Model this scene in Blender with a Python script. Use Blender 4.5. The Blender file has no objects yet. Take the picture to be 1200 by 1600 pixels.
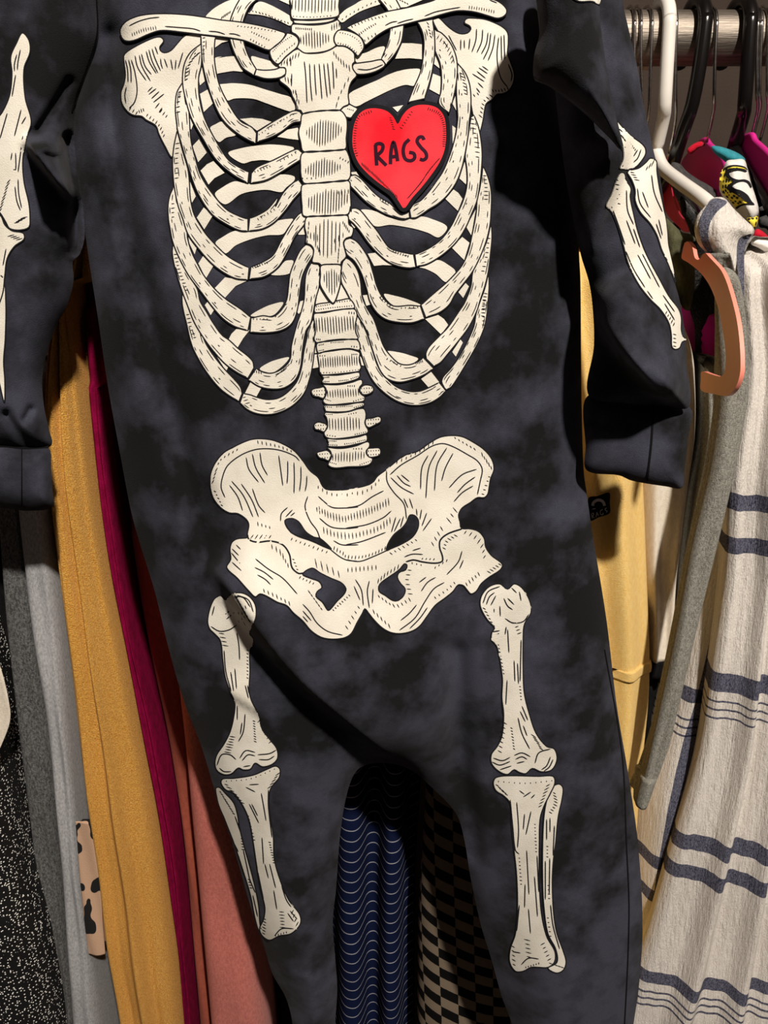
import bpy, math, random
import numpy as np
from mathutils import Vector, geometry

random.seed(7)
rng = np.random.RandomState(7)
scene = bpy.context.scene
COL = scene.collection

# ------------------------------------------------------------------ camera
PITCH = math.radians(18.0)
FPX = 1200.0
CAM = (0.0, -0.50, 1.15)
cd = bpy.data.cameras.new('camera')
cd.sensor_fit = 'VERTICAL'; cd.sensor_height = 32.0; cd.lens = 24.0
cd.clip_start = 0.01; cd.clip_end = 50
cam = bpy.data.objects.new('camera', cd); COL.objects.link(cam)
cam.location = CAM; cam.rotation_euler = (math.pi / 2 - PITCH, 0, 0)
scene.camera = cam

# ------------------------------------------------------------------ light
world = bpy.data.worlds.new('world'); scene.world = world; world.use_nodes = True
bg = world.node_tree.nodes['Background']
bg.inputs[0].default_value = (0.80, 0.88, 1.0, 1); bg.inputs[1].default_value = 0.015
ld = bpy.data.lights.new('ceiling_bulb', 'POINT'); ld.energy = 275.0; ld.color = (1.0, 0.925, 0.83)
ld.shadow_soft_size = 0.05
lamp = bpy.data.objects.new('ceiling_bulb', ld); COL.objects.link(lamp)
lamp.location = (0.47, -1.50, 2.55)
scene.view_settings.view_transform = 'Standard'
scene.view_settings.look = 'None'
scene.view_settings.gamma = 1.0
scene.view_settings.use_curve_mapping = False
scene.view_settings.exposure = 0.0

# ------------------------------------------------------------------ pixel ray helpers (world points on real planes)
cP, sP = math.cos(PITCH), math.sin(PITCH)
def rays(px, py):
    a = (np.asarray(px, float) - 600.0) / FPX
    b = (800.0 - np.asarray(py, float)) / FPX
    return a, cP + b * sP, b * cP - sP
def W(px, py, Y):
    dx, dy, dz = rays(px, py)
    t = (np.asarray(Y, float) - CAM[1]) / dy
    return np.stack([dx * t + CAM[0], np.broadcast_to(np.asarray(Y, float), np.shape(t)) + 0 * t, dz * t + CAM[2]], -1)
def WX(px, py, X):
    dx, dy, dz = rays(px, py)
    t = (np.asarray(X, float) - CAM[0]) / dx
    return np.stack([0 * t + X, dy * t + CAM[1], dz * t + CAM[2]], -1)

# ------------------------------------------------------------------ materials
def nt(name):
    m = bpy.data.materials.new(name); m.use_nodes = True
    return m, m.node_tree, m.node_tree.nodes['Principled BSDF']
def N(t, typ, **kw):
    n = t.nodes.new(typ)
    for k, v in kw.items():
        if k in ('operation', 'blend_type', 'data_type', 'feature', 'noise_dimensions', 'wave_type', 'bands_direction'): setattr(n, k, v)
        else: n.inputs[k].default_value = v
    return n
def mth(t, op, a, b=None, c=None):
    n = t.nodes.new('ShaderNodeMath'); n.operation = op
    for i, v in enumerate((a, b, c)):
        if v is None: continue
        if isinstance(v, (int, float)): n.inputs[i].default_value = v
        else: t.links.new(v, n.inputs[i])
    return n.outputs[0]
def mixc(t, f, a, b):
    n = t.nodes.new('ShaderNodeMix'); n.data_type = 'RGBA'
    if isinstance(f, (int, float)): n.inputs[0].default_value = f
    else: t.links.new(f, n.inputs[0])
    for i, v in ((6, a), (7, b)):
        if isinstance(v, tuple): n.inputs[i].default_value = (*v, 1)
        else: t.links.new(v, n.inputs[i])
    return n.outputs[2]
def ramp(t, f, lo, hi):
    n = t.nodes.new('ShaderNodeMapRange'); n.inputs[1].default_value = lo; n.inputs[2].default_value = hi
    t.links.new(f, n.inputs[0]); return n.outputs[0]
def noise(t, vec, scale, detail=3, rough=0.5):
    n = t.nodes.new('ShaderNodeTexNoise'); n.inputs['Scale'].default_value = scale
    n.inputs['Detail'].default_value = detail; n.inputs['Roughness'].default_value = rough
    t.links.new(vec, n.inputs['Vector']); return n.outputs[0]
def bump(t, b, h, dist, strength=1.0):
    n = t.nodes.new('ShaderNodeBump'); n.inputs['Distance'].default_value = dist; n.inputs['Strength'].default_value = strength
    t.links.new(h, n.inputs['Height']); t.links.new(n.outputs[0], b.inputs['Normal'])
def scaled(t, vec, s):
    n = t.nodes.new('ShaderNodeMapping'); n.inputs['Scale'].default_value = s
    t.links.new(vec, n.inputs['Vector']); return n.outputs[0]
def lin(r, g, b):
    f = lambda c: ((c / 255) / 12.92 if c / 255 <= .04045 else ((c / 255 + .055) / 1.055) ** 2.4)
    return (f(r), f(g), f(b))

def fabric(name, c1, c2, nscale=60, fuzz=900, dist=0.0006, stretch=(1, 1, 1), sheen=0.1, contrast=(0.35, 0.65), rough=0.92):
    m, t, b = nt(name)
    tc = t.nodes.new('ShaderNodeTexCoord').outputs['Object']
    v = scaled(t, tc, stretch)
    f = ramp(t, noise(t, v, nscale, 4), *contrast)
    t.links.new(mixc(t, f, c1, c2), b.inputs['Base Color'])
    b.inputs['Roughness'].default_value = rough; b.inputs['Specular IOR Level'].default_value = 0.15
    b.inputs['Sheen Weight'].default_value = sheen
    bump(t, b, noise(t, v, fuzz, 3, .6), dist)
    return m

def tie_dye():
    m, t, b = nt('charcoal tie dye jersey')
    tc = t.nodes.new('ShaderNodeTexCoord').outputs['Object']
    n1 = noise(t, tc, 27, 5, .58); n2 = noise(t, tc, 10, 3, .5)
    f = ramp(t, mth(t, 'ADD', mth(t, 'MULTIPLY', n1, .6), mth(t, 'MULTIPLY', n2, .4)), .43, .60)
    c = mixc(t, f, lin(20, 20, 21), lin(66, 67, 80))
    speck = ramp(t, noise(t, scaled(t, tc, (700, 700, 2600)), 1, 2, .7), .3, .7)
    c2 = mixc(t, mth(t, 'MULTIPLY', speck, .35), c, lin(24, 25, 29))
    t.links.new(c2, b.inputs['Base Color'])
    b.inputs['Roughness'].default_value = .9; b.inputs['Specular IOR Level'].default_value = .12
    b.inputs['Sheen Weight'].default_value = .04
    bump(t, b, noise(t, tc, 1500, 2, .6), .0003)
    return m
M_DYE = tie_dye()
M_BONE = fabric('cream screen print', lin(222, 216, 202), lin(236, 231, 219), 45, 1400, .00025, sheen=0, rough=.85)
M_INK = fabric('black print ink', lin(24, 24, 27), lin(30, 30, 34), 40, 900, .0001, sheen=0)
M_RED = fabric('red screen print', lin(236, 30, 44), lin(248, 62, 72), 30, 1300, .0002, sheen=0)
M_HEARTINK = fabric('plum black lettering ink', lin(48, 18, 34), lin(62, 26, 44), 60, 900, .0001, sheen=0)
M_THREAD = fabric('black seam thread', lin(8, 8, 10), lin(14, 14, 16), 60, 900, .0001, sheen=0)

# ------------------------------------------------------------------ object helpers
def link(name, verts, faces, mat, parent=None, smooth=True, uv=None):
    me = bpy.data.meshes.new(name)
    me.from_pydata([tuple(map(float, v)) for v in verts], [], [tuple(map(int, f)) for f in faces])
    me.materials.append(mat)
    if uv is not None:
        lay = me.uv_layers.new(name='UVMap')
        li = np.empty(len(me.loops), np.int32); me.loops.foreach_get('vertex_index', li)
        lay.data.foreach_set('uv', np.asarray(uv, np.float32)[li].ravel())
    if smooth: me.polygons.foreach_set('use_smooth', [True] * len(me.polygons))
    me.update()
    o = bpy.data.objects.new(name, me); COL.objects.link(o)
    if parent: o.parent = parent
    return o
def tag(o, label=None, cat=None, group=None, kind=None):
    if label: o['label'] = label
    if cat: o['category'] = cat
    if group: o['group'] = group
    if kind: o['kind'] = kind
    return o
def empty(name, label, cat, group=None):
    o = bpy.data.objects.new(name, None); COL.objects.link(o); o.empty_display_size = .02
    return tag(o, label, cat, group)

def catmull(P, closed, step=4.0):
    P = np.asarray(P, float); n = len(P); out = []
    segs = n if closed else n - 1
    for i in range(segs):
        if closed: p0, p1, p2, p3 = P[(i - 1) % n], P[i], P[(i + 1) % n], P[(i + 2) % n]
        else: p0, p1, p2, p3 = P[max(i - 1, 0)], P[i], P[i + 1], P[min(i + 2, n - 1)]
        L = np.hypot(*(p2 - p1)); k = max(1, int(math.ceil(L / step)))
        # limit tangents so uneven spacing does not overshoot
        l0 = np.hypot(*(p1 - p0)) + 1e-6; l2 = np.hypot(*(p3 - p2)) + 1e-6
        m1 = (p2 - p0) / (l0 + L + 1e-6) * L; m2 = (p3 - p1) / (l2 + L + 1e-6) * L
        for j in range(k):
            s = j / k; s2, s3 = s * s, s * s * s
            out.append((2*s3-3*s2+1)*p1 + (s3-2*s2+s)*m1 + (-2*s3+3*s2)*p2 + (s3-s2)*m2)
    if not closed: out.append(P[-1])
    return np.array(out)

def inside(poly, X, Y):
    r = np.zeros(X.shape, bool); n = len(poly); j = n - 1
    for i in range(n):
        xi, yi = poly[i]; xj, yj = poly[j]
        if yi != yj:
            c = ((yi > Y) != (yj > Y)) & (X < (xj - xi) * (Y - yi) / (yj - yi) + xi)
            r ^= c
        j = i
    return r
def segdist(path, X, Y, closed=False):
    """distance and signed side (positive = right of travel in image coords) to a polyline"""
    best = np.full(X.shape, 1e9); sgn = np.zeros(X.shape); arc = np.zeros(X.shape); acc = 0.0
    n = len(path); rng_ = range(n) if closed else range(n - 1)
    for i in rng_:
        a = path[i]; b = path[(i + 1) % n]; d = b - a; L2 = d @ d + 1e-9
        s = np.clip(((X - a[0]) * d[0] + (Y - a[1]) * d[1]) / L2, 0, 1)
        qx, qy = X - (a[0] + s * d[0]), Y - (a[1] + s * d[1])
        dd = np.hypot(qx, qy); m = dd < best
        best = np.where(m, dd, best); cr = d[0] * qy - d[1] * qx
        sgn = np.where(m, np.sign(cr), sgn)
        Ls = math.sqrt(L2); arc = np.where(m, acc + s * Ls, arc); acc += Ls
    segdist.arc = np.minimum(arc, acc - arc)
    return best, sgn

def tess(poly, grid):
    x0, y0 = poly.min(0); x1, y1 = poly.max(0)
    pts = [Vector((float(p[0]), float(p[1]))) for p in poly]
    nb = len(pts)
    if grid:
        gx, gy = np.meshgrid(np.arange(x0 + grid * .5, x1, grid), np.arange(y0 + grid * .5, y1, grid * .87))
        gx = gx + (np.arange(gy.shape[0])[:, None] % 2) * grid * .5
        gx, gy = gx.ravel(), gy.ravel()
        k = inside(poly, gx, gy); gx, gy = gx[k], gy[k]
        if len(gx):
            d, _ = segdist(poly, gx, gy, True); k = d > grid * .42
            pts += [Vector((float(a), float(b))) for a, b in zip(gx[k], gy[k])]
    r = geometry.delaunay_2d_cdt(pts, [], [list(range(nb))], 1, 1e-4)
    v = np.array([(p.x, p.y) for p in r[0]])
    f = [tuple(t) for t in r[2]]
    # orient consistently (image y is down)
    F = []
    for t in f:
        a, b, c = v[t[0]], v[t[1]], v[t[2]]
        cr = (b[0]-a[0])*(c[1]-a[1]) - (b[1]-a[1])*(c[0]-a[0])
        F.append(t if cr < 0 else t[::-1])
    return v, F

# ================================================================== SURFACES OF THE ONESIE
def A(*p): return np.array(p, float)
BODY = A((147,-60),(200,-110),(330,-145),(420,-95),(500,-80),(580,-95),(670,-150),(780,-120),(838,-60),(842,0),(846,50),(858,110),(884,200),(901,300),
 (905,400),(907,440),(908,560),(909,640),(912,735),(917,773),(925,829),(947,964),(964,1105),(981,1206),(997,1319),(1004,1448),(998,1544),(990,1600),(978,1700),
 (900,1715),(825,1700),(800,1600),(785,1560),(768,1500),(750,1440),(735,1370),(725,1310),(712,1270),(672,1228),(640,1202),(600,1192),(562,1200),(545,1230),
 (532,1300),(525,1390),(520,1440),(524,1500),(527,1545),(524,1600),(528,1700),(490,1712),(465,1700),(457,1600),(447,1560),(425,1520),(413,1480),(394,1425),(360,1307),
 (337,1240),(315,1167),(287,1094),(264,1015),(242,925),(208,812),(186,700),(168,600),(152,490),(141,420),(131,350),(118,270),(110,200),(122,135),(150,60),(150,0))
SLEEVE_L = A((147,-60),(-70,-60),(-85,100),(-80,300),(-85,500),(-78,600),(-74,706),(0,700),(40,703),(80,696),(76,669),(69,636),(66,594),(71,559),(85,517),(107,471),(115,438),(114,408),
 (124,398),(132,372),(131,340),(127,300),(122,262),(118,230),(116,200),(120,165),(135,125),(153,60),(152,0))
CUFF_L = A((-72,698),(0,694),(40,698),(76,701),(80,735),(82,765),(82,792),(41,798),(0,793),(-70,790))
SLEEVE_R = A((850,-60),(973,-60),(973,0),(981,40),(995,101),(1005,160),(1021,235),(1032,280),(1040,347),(1049,420),(1062,470),(1070,520),(1073,567),(1076,636),(1030,632),(980,630),
 (920,618),(928,540),(926,480),(920,440),(908,400),(893,330),(880,250),(865,120))
CUFF_R = A((917,620),(980,627),(1030,629),(1079,638),(1076,680),(1070,730),(1066,762),(1040,760),(987,751),(968,743),(917,735),(915,700))
FOLD_R = A((836,-60),(935,-60),(936,0),(940,50),(952,130),(962,180),(973,236),(957,216),(930,187),(899,160),(862,133),(836,121),(834,90),(843,50),(839,0))

def crease(path, A_, sharp, soft, X, Y, fade=60):
    """right-hand side of the path stands proud by A_, steps down across 'sharp' px and eases back over 'soft' px"""
    path = catmull(path, False, 12)
    d, s = segdist(path, X, Y)
    endf = 1 - np.exp(-(segdist.arc / fade) ** 2)
    near = np.where(s > 0, np.exp(-(d / soft) ** 1.5), np.exp(-(d / sharp) ** 2))
    return A_ * near * endf
def groove(path, A_, w, X, Y):
    d, s = segdist(catmull(path, False, 12), X, Y)
    return -A_ * np.exp(-(d / w) ** 2)
def undul(X, Y, a, sx, sy, ph):
    return a * (np.sin(X / sx + .6 * np.sin(Y / sy + ph) + ph) * .6 + .4 * np.sin(X / (sx * .47) + Y / (sy * 1.3) + 2 * ph))

class Surf:
    def __init__(s, poly, base, thick, d0, folds=None, step=5):
        s.raw = poly; s.poly = catmull(poly, True, step); s.base = base; s.thick = thick; s.d0 = d0; s.folds = folds
    def y(s, X, Y):
        d, _ = segdist(s.poly, X, Y, True); d = np.where(d < .02, 0, d)
        d = np.where(inside(s.poly, X, Y), d, 0)
        h = s.thick * (1 - np.exp(-d / s.d0))
        if s.folds is not None: h = h + s.folds(X, Y) * (1 - np.exp(-d / 16))
        return s.base - h

def body_folds(X, Y):
    h = crease(A((318,850),(352,905),(400,975),(470,1060),(545,1125),(625,1190),(690,1235))[::-1], .034, 13, 190, X, Y, 75)
    h += crease(A((705,990),(712,1080),(716,1180),(722,1290),(745,1400))[::-1], .0, 16, 90, X, Y)
    h += groove(A((712,1020),(716,1120),(722,1230),(738,1330)), .013, 22, X, Y)
    h += crease(A((335,1062),(370,1088),(405,1112),(446,1158))[::-1], .0042, 6, 40, X, Y, 22)
    h += groove(A((165,60),(178,200),(196,330),(228,470),(262,620),(300,760),(330,870)), .012, 22, X, Y)
    h += groove(A((118,190),(150,300),(165,420)), .003, 18, X, Y)
    h += crease(A((395,560),(410,640),(430,740)), .0, 16, 60, X, Y)
    h += crease(A((425,1500),(470,1530),(530,1520)), .004, 8, 40, X, Y, 25)
    m = np.clip((Y - 950) / 250, 0, 1)
    h += undul(X, Y, .0016, 75, 160, .7) + m * undul(X, Y, .0022, 48, 120, 2.1)
    h += .001 * np.sin(X / 31 + Y / 47) * np.sin(Y / 39 - X / 90)
    return h
def sl_folds(X, Y):
    h = crease(A((42,208),(54,234),(82,272),(104,300),(122,330))[::-1], .036, 8, 46, X, Y, 20)
    h += crease(A((58,228),(80,236),(100,240))[::-1], .006, 5, 20, X, Y, 8)
    h += groove(A((108,128),(88,160),(60,205)), .006, 8, X, Y)
    h += groove(A((106,215),(112,260),(118,310),(120,360),(118,392)), .030, 9, X, Y)
    h += groove(A((10,648),(30,680),(45,700)), .007, 8, X, Y) + groove(A((48,640),(40,655)), .006, 6, X, Y)
    h += undul(X, Y, .0022, 34, 60, 1.4)
    return h
def sr_folds(X, Y):
    h = -crease(A((972,200),(973,240),(968,262),(947,317),(924,370),(914,402)), -.010, 9, 60, X, Y, 14)
    h += crease(A((915,445),(945,500),(990,560),(1035,612),(1070,634))[::-1], .030, 16, 80, X, Y, 22)
    h += groove(A((915,440),(950,490),(1000,545)), .003, 20, X, Y)
    h += undul(X, Y, .0018, 30, 60, .3)
    return h
S_BODY = Surf(BODY, 0.0, .024, 34, body_folds)
S_SL = Surf(SLEEVE_L, -.002, .024, 26, sl_folds)
S_CL = Surf(CUFF_L, -.004, .016, 16, lambda X, Y: undul(X, Y, .0025, 14, 40, .5))
S_SR = Surf(SLEEVE_R, -.030, .016, 20, sr_folds)
S_CR = Surf(CUFF_R, -.018, .010, 12, lambda X, Y: undul(X, Y, .0016, 20, 50, 1.5))
S_FR = Surf(FOLD_R, -.066, .018, 18, lambda X, Y: undul(X, Y, .002, 22, 50, .9))

def panel(name, S, back, mat, parent, grid=4.2):
    v, F = tess(S.poly, grid)
    n = len(v); nb = len(S.poly)
    yf = S.y(v[:, 0], v[:, 1])
    front = W(v[:, 0], v[:, 1], yf)
    d, _ = segdist(S.poly[::2], v[:, 0], v[:, 1], True)
    yb = S.base + back * (1 - np.exp(-d / (S.d0)))
    base_pts = W(v[:, 0], v[:, 1], S.base)       # back stays parallel to the front
    bk = base_pts.copy(); bk[:, 1] = yb
    idx = np.arange(n) + n
    verts = np.concatenate([front, bk])
    faces = list(F) + [(idx[a], idx[c], idx[b]) for a, b, c in F]
    return link(name, verts, faces, mat, parent)

onesie = empty('skeleton_romper', 'charcoal tie-dye romper printed with a cream skeleton and red heart, hanging in front', 'romper')
panel('body', S_BODY, .018, M_DYE, onesie)
panel('sleeve', S_SL, .014, M_DYE, onesie)
panel('sleeve', S_SR, .022, M_DYE, onesie)
tag(panel('folded_upper_sleeve', S_FR, .036, M_DYE, onesie), 'upper part of the right-hand sleeve folded forward over itself')
panel('cuff', S_CL, .012, M_DYE, onesie)
panel('cuff', S_CR, .012, M_DYE, onesie)

# ------------------------------------------------------------------ the print
CROPS = dict(A=(180,0,6), B=(340,0,6), C=(260,180,6), D=(260,340,6), E=(300,500,6), F=(440,360,7.5), G=(470,540,8), H=(540,0,6), I=(640,0,6),
 J=(530,150,6), K=(620,180,7.5), L=(600,320,6.667), M=(530,300,7.0588), N=(560,460,5.4545), O=(420,0,6), P=(300,640,4.615), Q=(540,640,4.615),
 R=(350,820,4.8), S=(560,820,5), T=(290,900,2.6667), Y=(720,890,2.4615), U=(940,150,3.81), V=(0,40,2.6667), W=(180,0,3.158), X=(240,300,3.75), Z=(460,300,3.529), p=(0,0,1))
def pts(s):
    out = []; c = CROPS['p']
    for tok in s.split():
        if ',' in tok:
            u, v = map(float, tok.split(',')); out.append((c[0] + u / c[2], c[1] + v / c[2]))
        else: c = CROPS[tok]
    return np.array(out)

EPS = .00006; BASE = .00055
INK = {}      # surface -> (verts, faces)
def drop(P):  # remove nearly repeated points
    k = [0]
    for i in range(1, len(P)):
        if np.hypot(*(P[i] - P[k[-1]])) > .25: k.append(i)
    if np.hypot(*(P[k[0]] - P[k[-1]])) < .25: k = k[:-1]
    return P[k]
def ink_stroke(path, w, layer, S, closed=False, taper=False, store=None):
    path = np.asarray(path); n = len(path)
    if n < 2: return
    if closed: t = np.roll(path, -1, 0) - np.roll(path, 1, 0)
    else:
        t = np.gradient(path, axis=0)
    L = np.hypot(t[:, 0], t[:, 1]) + 1e-9
    nx, ny = -t[:, 1] / L, t[:, 0] / L
    ww = np.full(n, w * (1.0 if closed else 1.22) / 2)
    if taper and n > 2: ww[0] *= .45; ww[-1] *= .45
    a = path + np.stack([nx, ny], 1) * ww[:, None]; b = path - np.stack([nx, ny], 1) * ww[:, None]
    rec = (INK if store is None else store).setdefault(S, [[], [], 0])
    V_, F_, base = rec; rec[2] += 2 * n
    P2 = np.concatenate([a, b])
    V_.append((P2, layer))
    m = n if closed else n - 1
    for i in range(m):
        j = (i + 1) % n
        F_.append((base + i, base + j, base + n + j, base + n + i))
LAY = [0]
def bone(name, poly, S, layer, outline=True, mat=None, grid=7, ow=2.1):
    poly = drop(poly)
    v, F = tess(poly, grid if (np.ptp(poly[:, 0]) > 10 and np.ptp(poly[:, 1]) > 10) else 0)
    Y = S.y(v[:, 0], v[:, 1]) - BASE - layer * EPS
    o = link(name, W(v[:, 0], v[:, 1], Y), F, mat or M_BONE, onesie)
    if outline: ink_stroke(poly, ow, layer + .5, S, closed=True)
    return o
def Bp(name, s, layer, S=None, outline=True, mat=None, corners=False, ow=2.1):
    P = pts(s)
    P = catmull(P, True, 4) if not corners else dens(P, True)
    return bone(name, P, S or S_BODY, layer, outline, mat, ow=ow)
def dens(P, closed=False, step=4.):
    out = []; n = len(P)
    for i in range(n if closed else n - 1):
        a, b = P[i], P[(i + 1) % n]; k = max(1, int(np.hypot(*(b - a)) / step + .99))
        out += [a + (b - a) * j / k for j in range(k)]
    if not closed: out.append(P[-1])
    return np.array(out)
def resamp(P, n):
    d = np.r_[0, np.cumsum(np.hypot(*np.diff(P, axis=0).T))]; s = np.linspace(0, d[-1], n)
    return np.stack([np.interp(s, d, P[:, 0]), np.interp(s, d, P[:, 1])], 1)
def rib(name, l, r, layer, dashes=True, S=None):
    S = S or S_BODY
    l = catmull(pts(l), False, 4); r = catmull(pts(r), False, 4)
    poly = np.concatenate([l, r[::-1]]); bone(name, poly, S, layer)
    if dashes:
        n = max(len(l), len(r)); a, b = resamp(l, n), resamp(r, n)
        for f in ((.2, .8) if n < 14 else (.17, .36, .8)):
            i = 2 + rng.randint(4)
            while i < n - 3:
                k = rng.randint(3, 9) if f != .36 else rng.randint(2, 6); j = min(i + k, n - 2)
                ff = f + rng.uniform(-.05, .05)
                wd = np.hypot(*(a[i] - b[i]))
                if wd > 9 and j > i + 1: ink_stroke(a[i:j] * (1 - ff) + b[i:j] * ff, 1.25, layer + .6, S, taper=True)
                i = j + (rng.randint(1, 4) if f != .36 else rng.randint(5, 12))
def lines(s, layer, S=None, w=1.6):
    for part in s.split('|'):
        P = pts(part)
        if len(P) > 1: ink_stroke(catmull(P, False, 4), w, layer, S or S_BODY, taper=True)
def crop_lines(c, s, layer, S=None, w=1.6):
    for part in s.split('|'): lines(c + ' ' + part, layer, S, w)
def ticks(s, n, length, layer, S=None, ang=None, w=1.5, jit=.25):
    """short ink ticks across a path; length and spacing in photo pixels; ang None = across the path"""
    P = catmull(pts(s), False, 2); Q = resamp(P, n)
    g = np.gradient(Q, axis=0) if n > 2 else np.array([P[-1] - P[0]] * n)
    for i in range(n):
        if ang is None:
            d = np.array([-g[i][1], g[i][0]]); d /= np.hypot(*d) + 1e-9
        else: d = np.array([math.sin(math.radians(ang)), math.cos(math.radians(ang))])
        L = length * (1 + rng.uniform(-jit, jit)) / 2
        a, b = Q[i] - d * L, Q[i] + d * L
        ink_stroke(np.array([a, (a + b) / 2, b]), w, layer, S or S_BODY, taper=True)
def hatch(s, n, l0, l1, layer, S=None, ang=0, w=1.35):
    """row of longer parallel strokes whose lengths swell in the middle"""
    Q = resamp(catmull(pts(s), False, 3), n)
    for i in range(n):
        u = i / (n - 1); L = (l0 + (l1 - l0) * math.sin(math.pi * u)) * rng.uniform(.88, 1.08) / 2
        d = np.array([math.sin(math.radians(ang)), math.cos(math.radians(ang))]); c = Q[i] + (0, rng.uniform(-1, 1))
        ink_stroke(dens(np.array([c - d * L, c + d * L]), False, 5), w, layer, S or S_BODY, taper=True)

# --- background (rear) ribs: plain bands
for s in ["A 850,163 900,100 980,45 1080,0 B 225,-10 150,100 115,195 0,190",
 "B 320,100 350,40 400,15 480,40 580,90 680,150 710,185 700,215 690,245 600,205 500,165 400,140 285,125",
 "B 560,-8 690,50 705,-8", "A 935,345 1060,368 1060,385 1000,400 930,450",
 "A 930,550 1000,530 B 0,545 100,530 170,535 240,665 150,665 80,675 0,690 A 945,700",
 "B 315,530 400,545 500,575 570,610 575,640 500,655 370,650", "A 812,630 840,760 795,800 780,720",
 "A 795,880 865,840 915,970 830,1050", "B 10,800 80,785 150,780 300,795 450,840 600,885 680,910 720,960 730,1020 690,1045 600,1020 450,965 350,930 250,920 150,925 90,940",
 "C 410,120 460,85 525,60 600,130 650,185 560,210 490,250", "C 690,35 800,25 900,35 985,62 850,145 790,100", "W 800,675 850,640 900,630 912,655 905,690 860,685",
 "C 245,290 305,225 378,350 298,440", "C 215,-10 250,90 232,135 212,110",
 "C 580,355 700,310 850,285 1000,275 1190,300 1190,330 1020,425 900,420 800,430 710,450", "C 320,520 380,460 440,430 545,540 450,590 395,650",
 "C 455,740 520,680 640,620 740,640 860,640 900,600 1000,570 1100,555 1200,575 1200,610 1120,680 1080,720 950,700 850,705 700,740 550,835",
 "C 285,960 350,865 435,940 355,1070", "C 220,620 275,760 240,820 225,760",
 "D 460,240 530,180 640,125 760,130 900,100 1040,30 1180,10 1190,20 1140,90 1090,155 950,165 800,200 650,260 550,335", "X 840,240 890,190 885,250 850,250",
 "D 200,140 290,260 265,345 215,240", "D 300,430 350,350 450,435 370,570", "D 450,665 550,560 640,575 760,590 650,640 550,750",
 "D 980,535 1050,480 1110,410 1150,400 1190,405 1160,520", "D 360,820 385,790 450,860 415,915", "D 790,920 900,850 1000,810 1095,795 1060,860 1000,915 900,925",
 "E 345,180 370,130 415,85 540,95 480,170 425,262", "X 860,640 882,635 880,680 850,715 840,700", "E 235,345 255,320 345,430 320,478",
 "E 635,460 720,400 820,365 910,350 880,400 800,470 740,495", "E 495,690 550,580 650,635 600,725", "G 150,110 205,110 225,270 150,285", "G 185,0 208,0 212,90 160,95",
 # right side
 "O 665,140 720,90 800,45 880,0 1040,-10 1055,30 950,70 850,110 750,170 685,210 640,160", "H 470,-20 740,-20 720,0 570,65 510,70",
 "H 530,405 620,405 715,415 715,555 600,545 465,550", "H 840,480 880,600 880,640 830,600",
 "H 35,880 150,815 300,750 400,700 500,665 620,645 700,655 645,800 560,795 450,830 300,900 180,960 110,995 60,985 30,950", "H 820,690 895,720 885,890 785,835",
 "H 90,530 200,490 300,445 368,440 335,555 240,575 110,590",
 "K 795,550 825,620 810,810 735,740", "K 665,870 720,910 770,980 715,1120 570,980",
 "M 240,200 340,198 430,225 530,275 680,305 800,290 900,270 1000,290 1190,385 1100,500 980,450 850,410 700,380 560,362 400,378 320,300",
 "L 815,335 890,395 835,575 705,445", "L 560,575 660,620 745,700 650,805 540,720 430,665 370,650 450,625", "L 850,815 885,850 825,970 775,910", "L 860,235 900,150 955,50 910,320",
 "L 0,930 100,945 200,970 300,1005 380,1040 370,1050 250,1060 150,1065 60,1020", "M 315,680 400,670 600,810 480,805 385,815", "M 260,1140 310,1135 345,1240 300,1255",
 "N 680,175 730,210 765,260 705,340 570,210", "N 870,385 890,410 830,530 800,490", "N 240,485 350,495 440,520 510,550 430,600 350,590 280,540", "N 535,720 620,660 690,750 600,795",
 "M 110,310 160,400 195,380", "G 735,120 760,160 790,250 760,245", "I 430,900 440,1040 400,970", "J 1135,780 1175,620 1195,820",
 "J 105,715 160,710 185,750 130,745", "J 500,105 600,85 548,150", "J 55,480 75,520 75,540", "K 650,120 690,150 670,330 655,330", "K 635,470 570,600 590,600", "K 490,730 400,850 420,860",
 "F 440,640 700,640 800,800 600,840 400,862"]:
    Bp('printed_rear_rib', s, 0, outline=False, corners=(len(s) < 52))
ticks("B 330,105 450,135 560,180 660,215", 12, 3, 1, ang=25); ticks("B 300,115 420,130 560,185 680,240", 5, 2, 1)
ticks("O 690,180 800,110 900,60 1000,15", 9, 3.2, 1, ang=-20); ticks("A 1000,165 1075,115", 5, 6, 1, ang=-25); ticks("H 510,0 580,35", 4, 4, 1, ang=40)

# --- shoulder blades
Bp('printed_shoulder_blade', "A 80,520 110,485 200,430 300,380 380,350 430,350 455,380 440,410 418,440 425,475 460,495 520,475 580,410 640,345 700,318 820,330 820,430 700,600 640,760 600,900 600,1100 W 310,600 305,680 280,775 245,720 215,660 200,620 150,590 A 250,1090 170,1080 110,1040 60,960 55,860 80,790 95,700 85,600", 1)
crop_lines('A', "95,560 115,650 120,770|125,560 145,650 150,775|150,560 185,680 205,850 180,960 130,1015|105,815 90,890 100,970|185,520 210,630 290,755|225,515 250,620 330,760|245,505 280,620 340,700|290,480 320,580 385,690|315,465 345,570 400,685|345,455 370,540 425,665|372,435 400,510|425,548 430,600 445,645|460,550 490,635|520,555 538,655|570,560 562,655|635,490 590,640|350,815 305,860|385,830 315,885|412,858 340,925|458,880 358,960|415,965 375,1015|440,1010 410,1055", 2.2)
ticks("A 430,1040 480,1090", 3, 6, 2.2, ang=-35); ticks("A 140,1020 200,1060", 3, 7, 2.2, ang=-30); ticks("A 225,1045 265,1030", 3, 6, 2.2, ang=15); ticks("A 300,1080 410,1175 W 240,670", 8, 5.5, 2.2, ang=-30)
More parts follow.
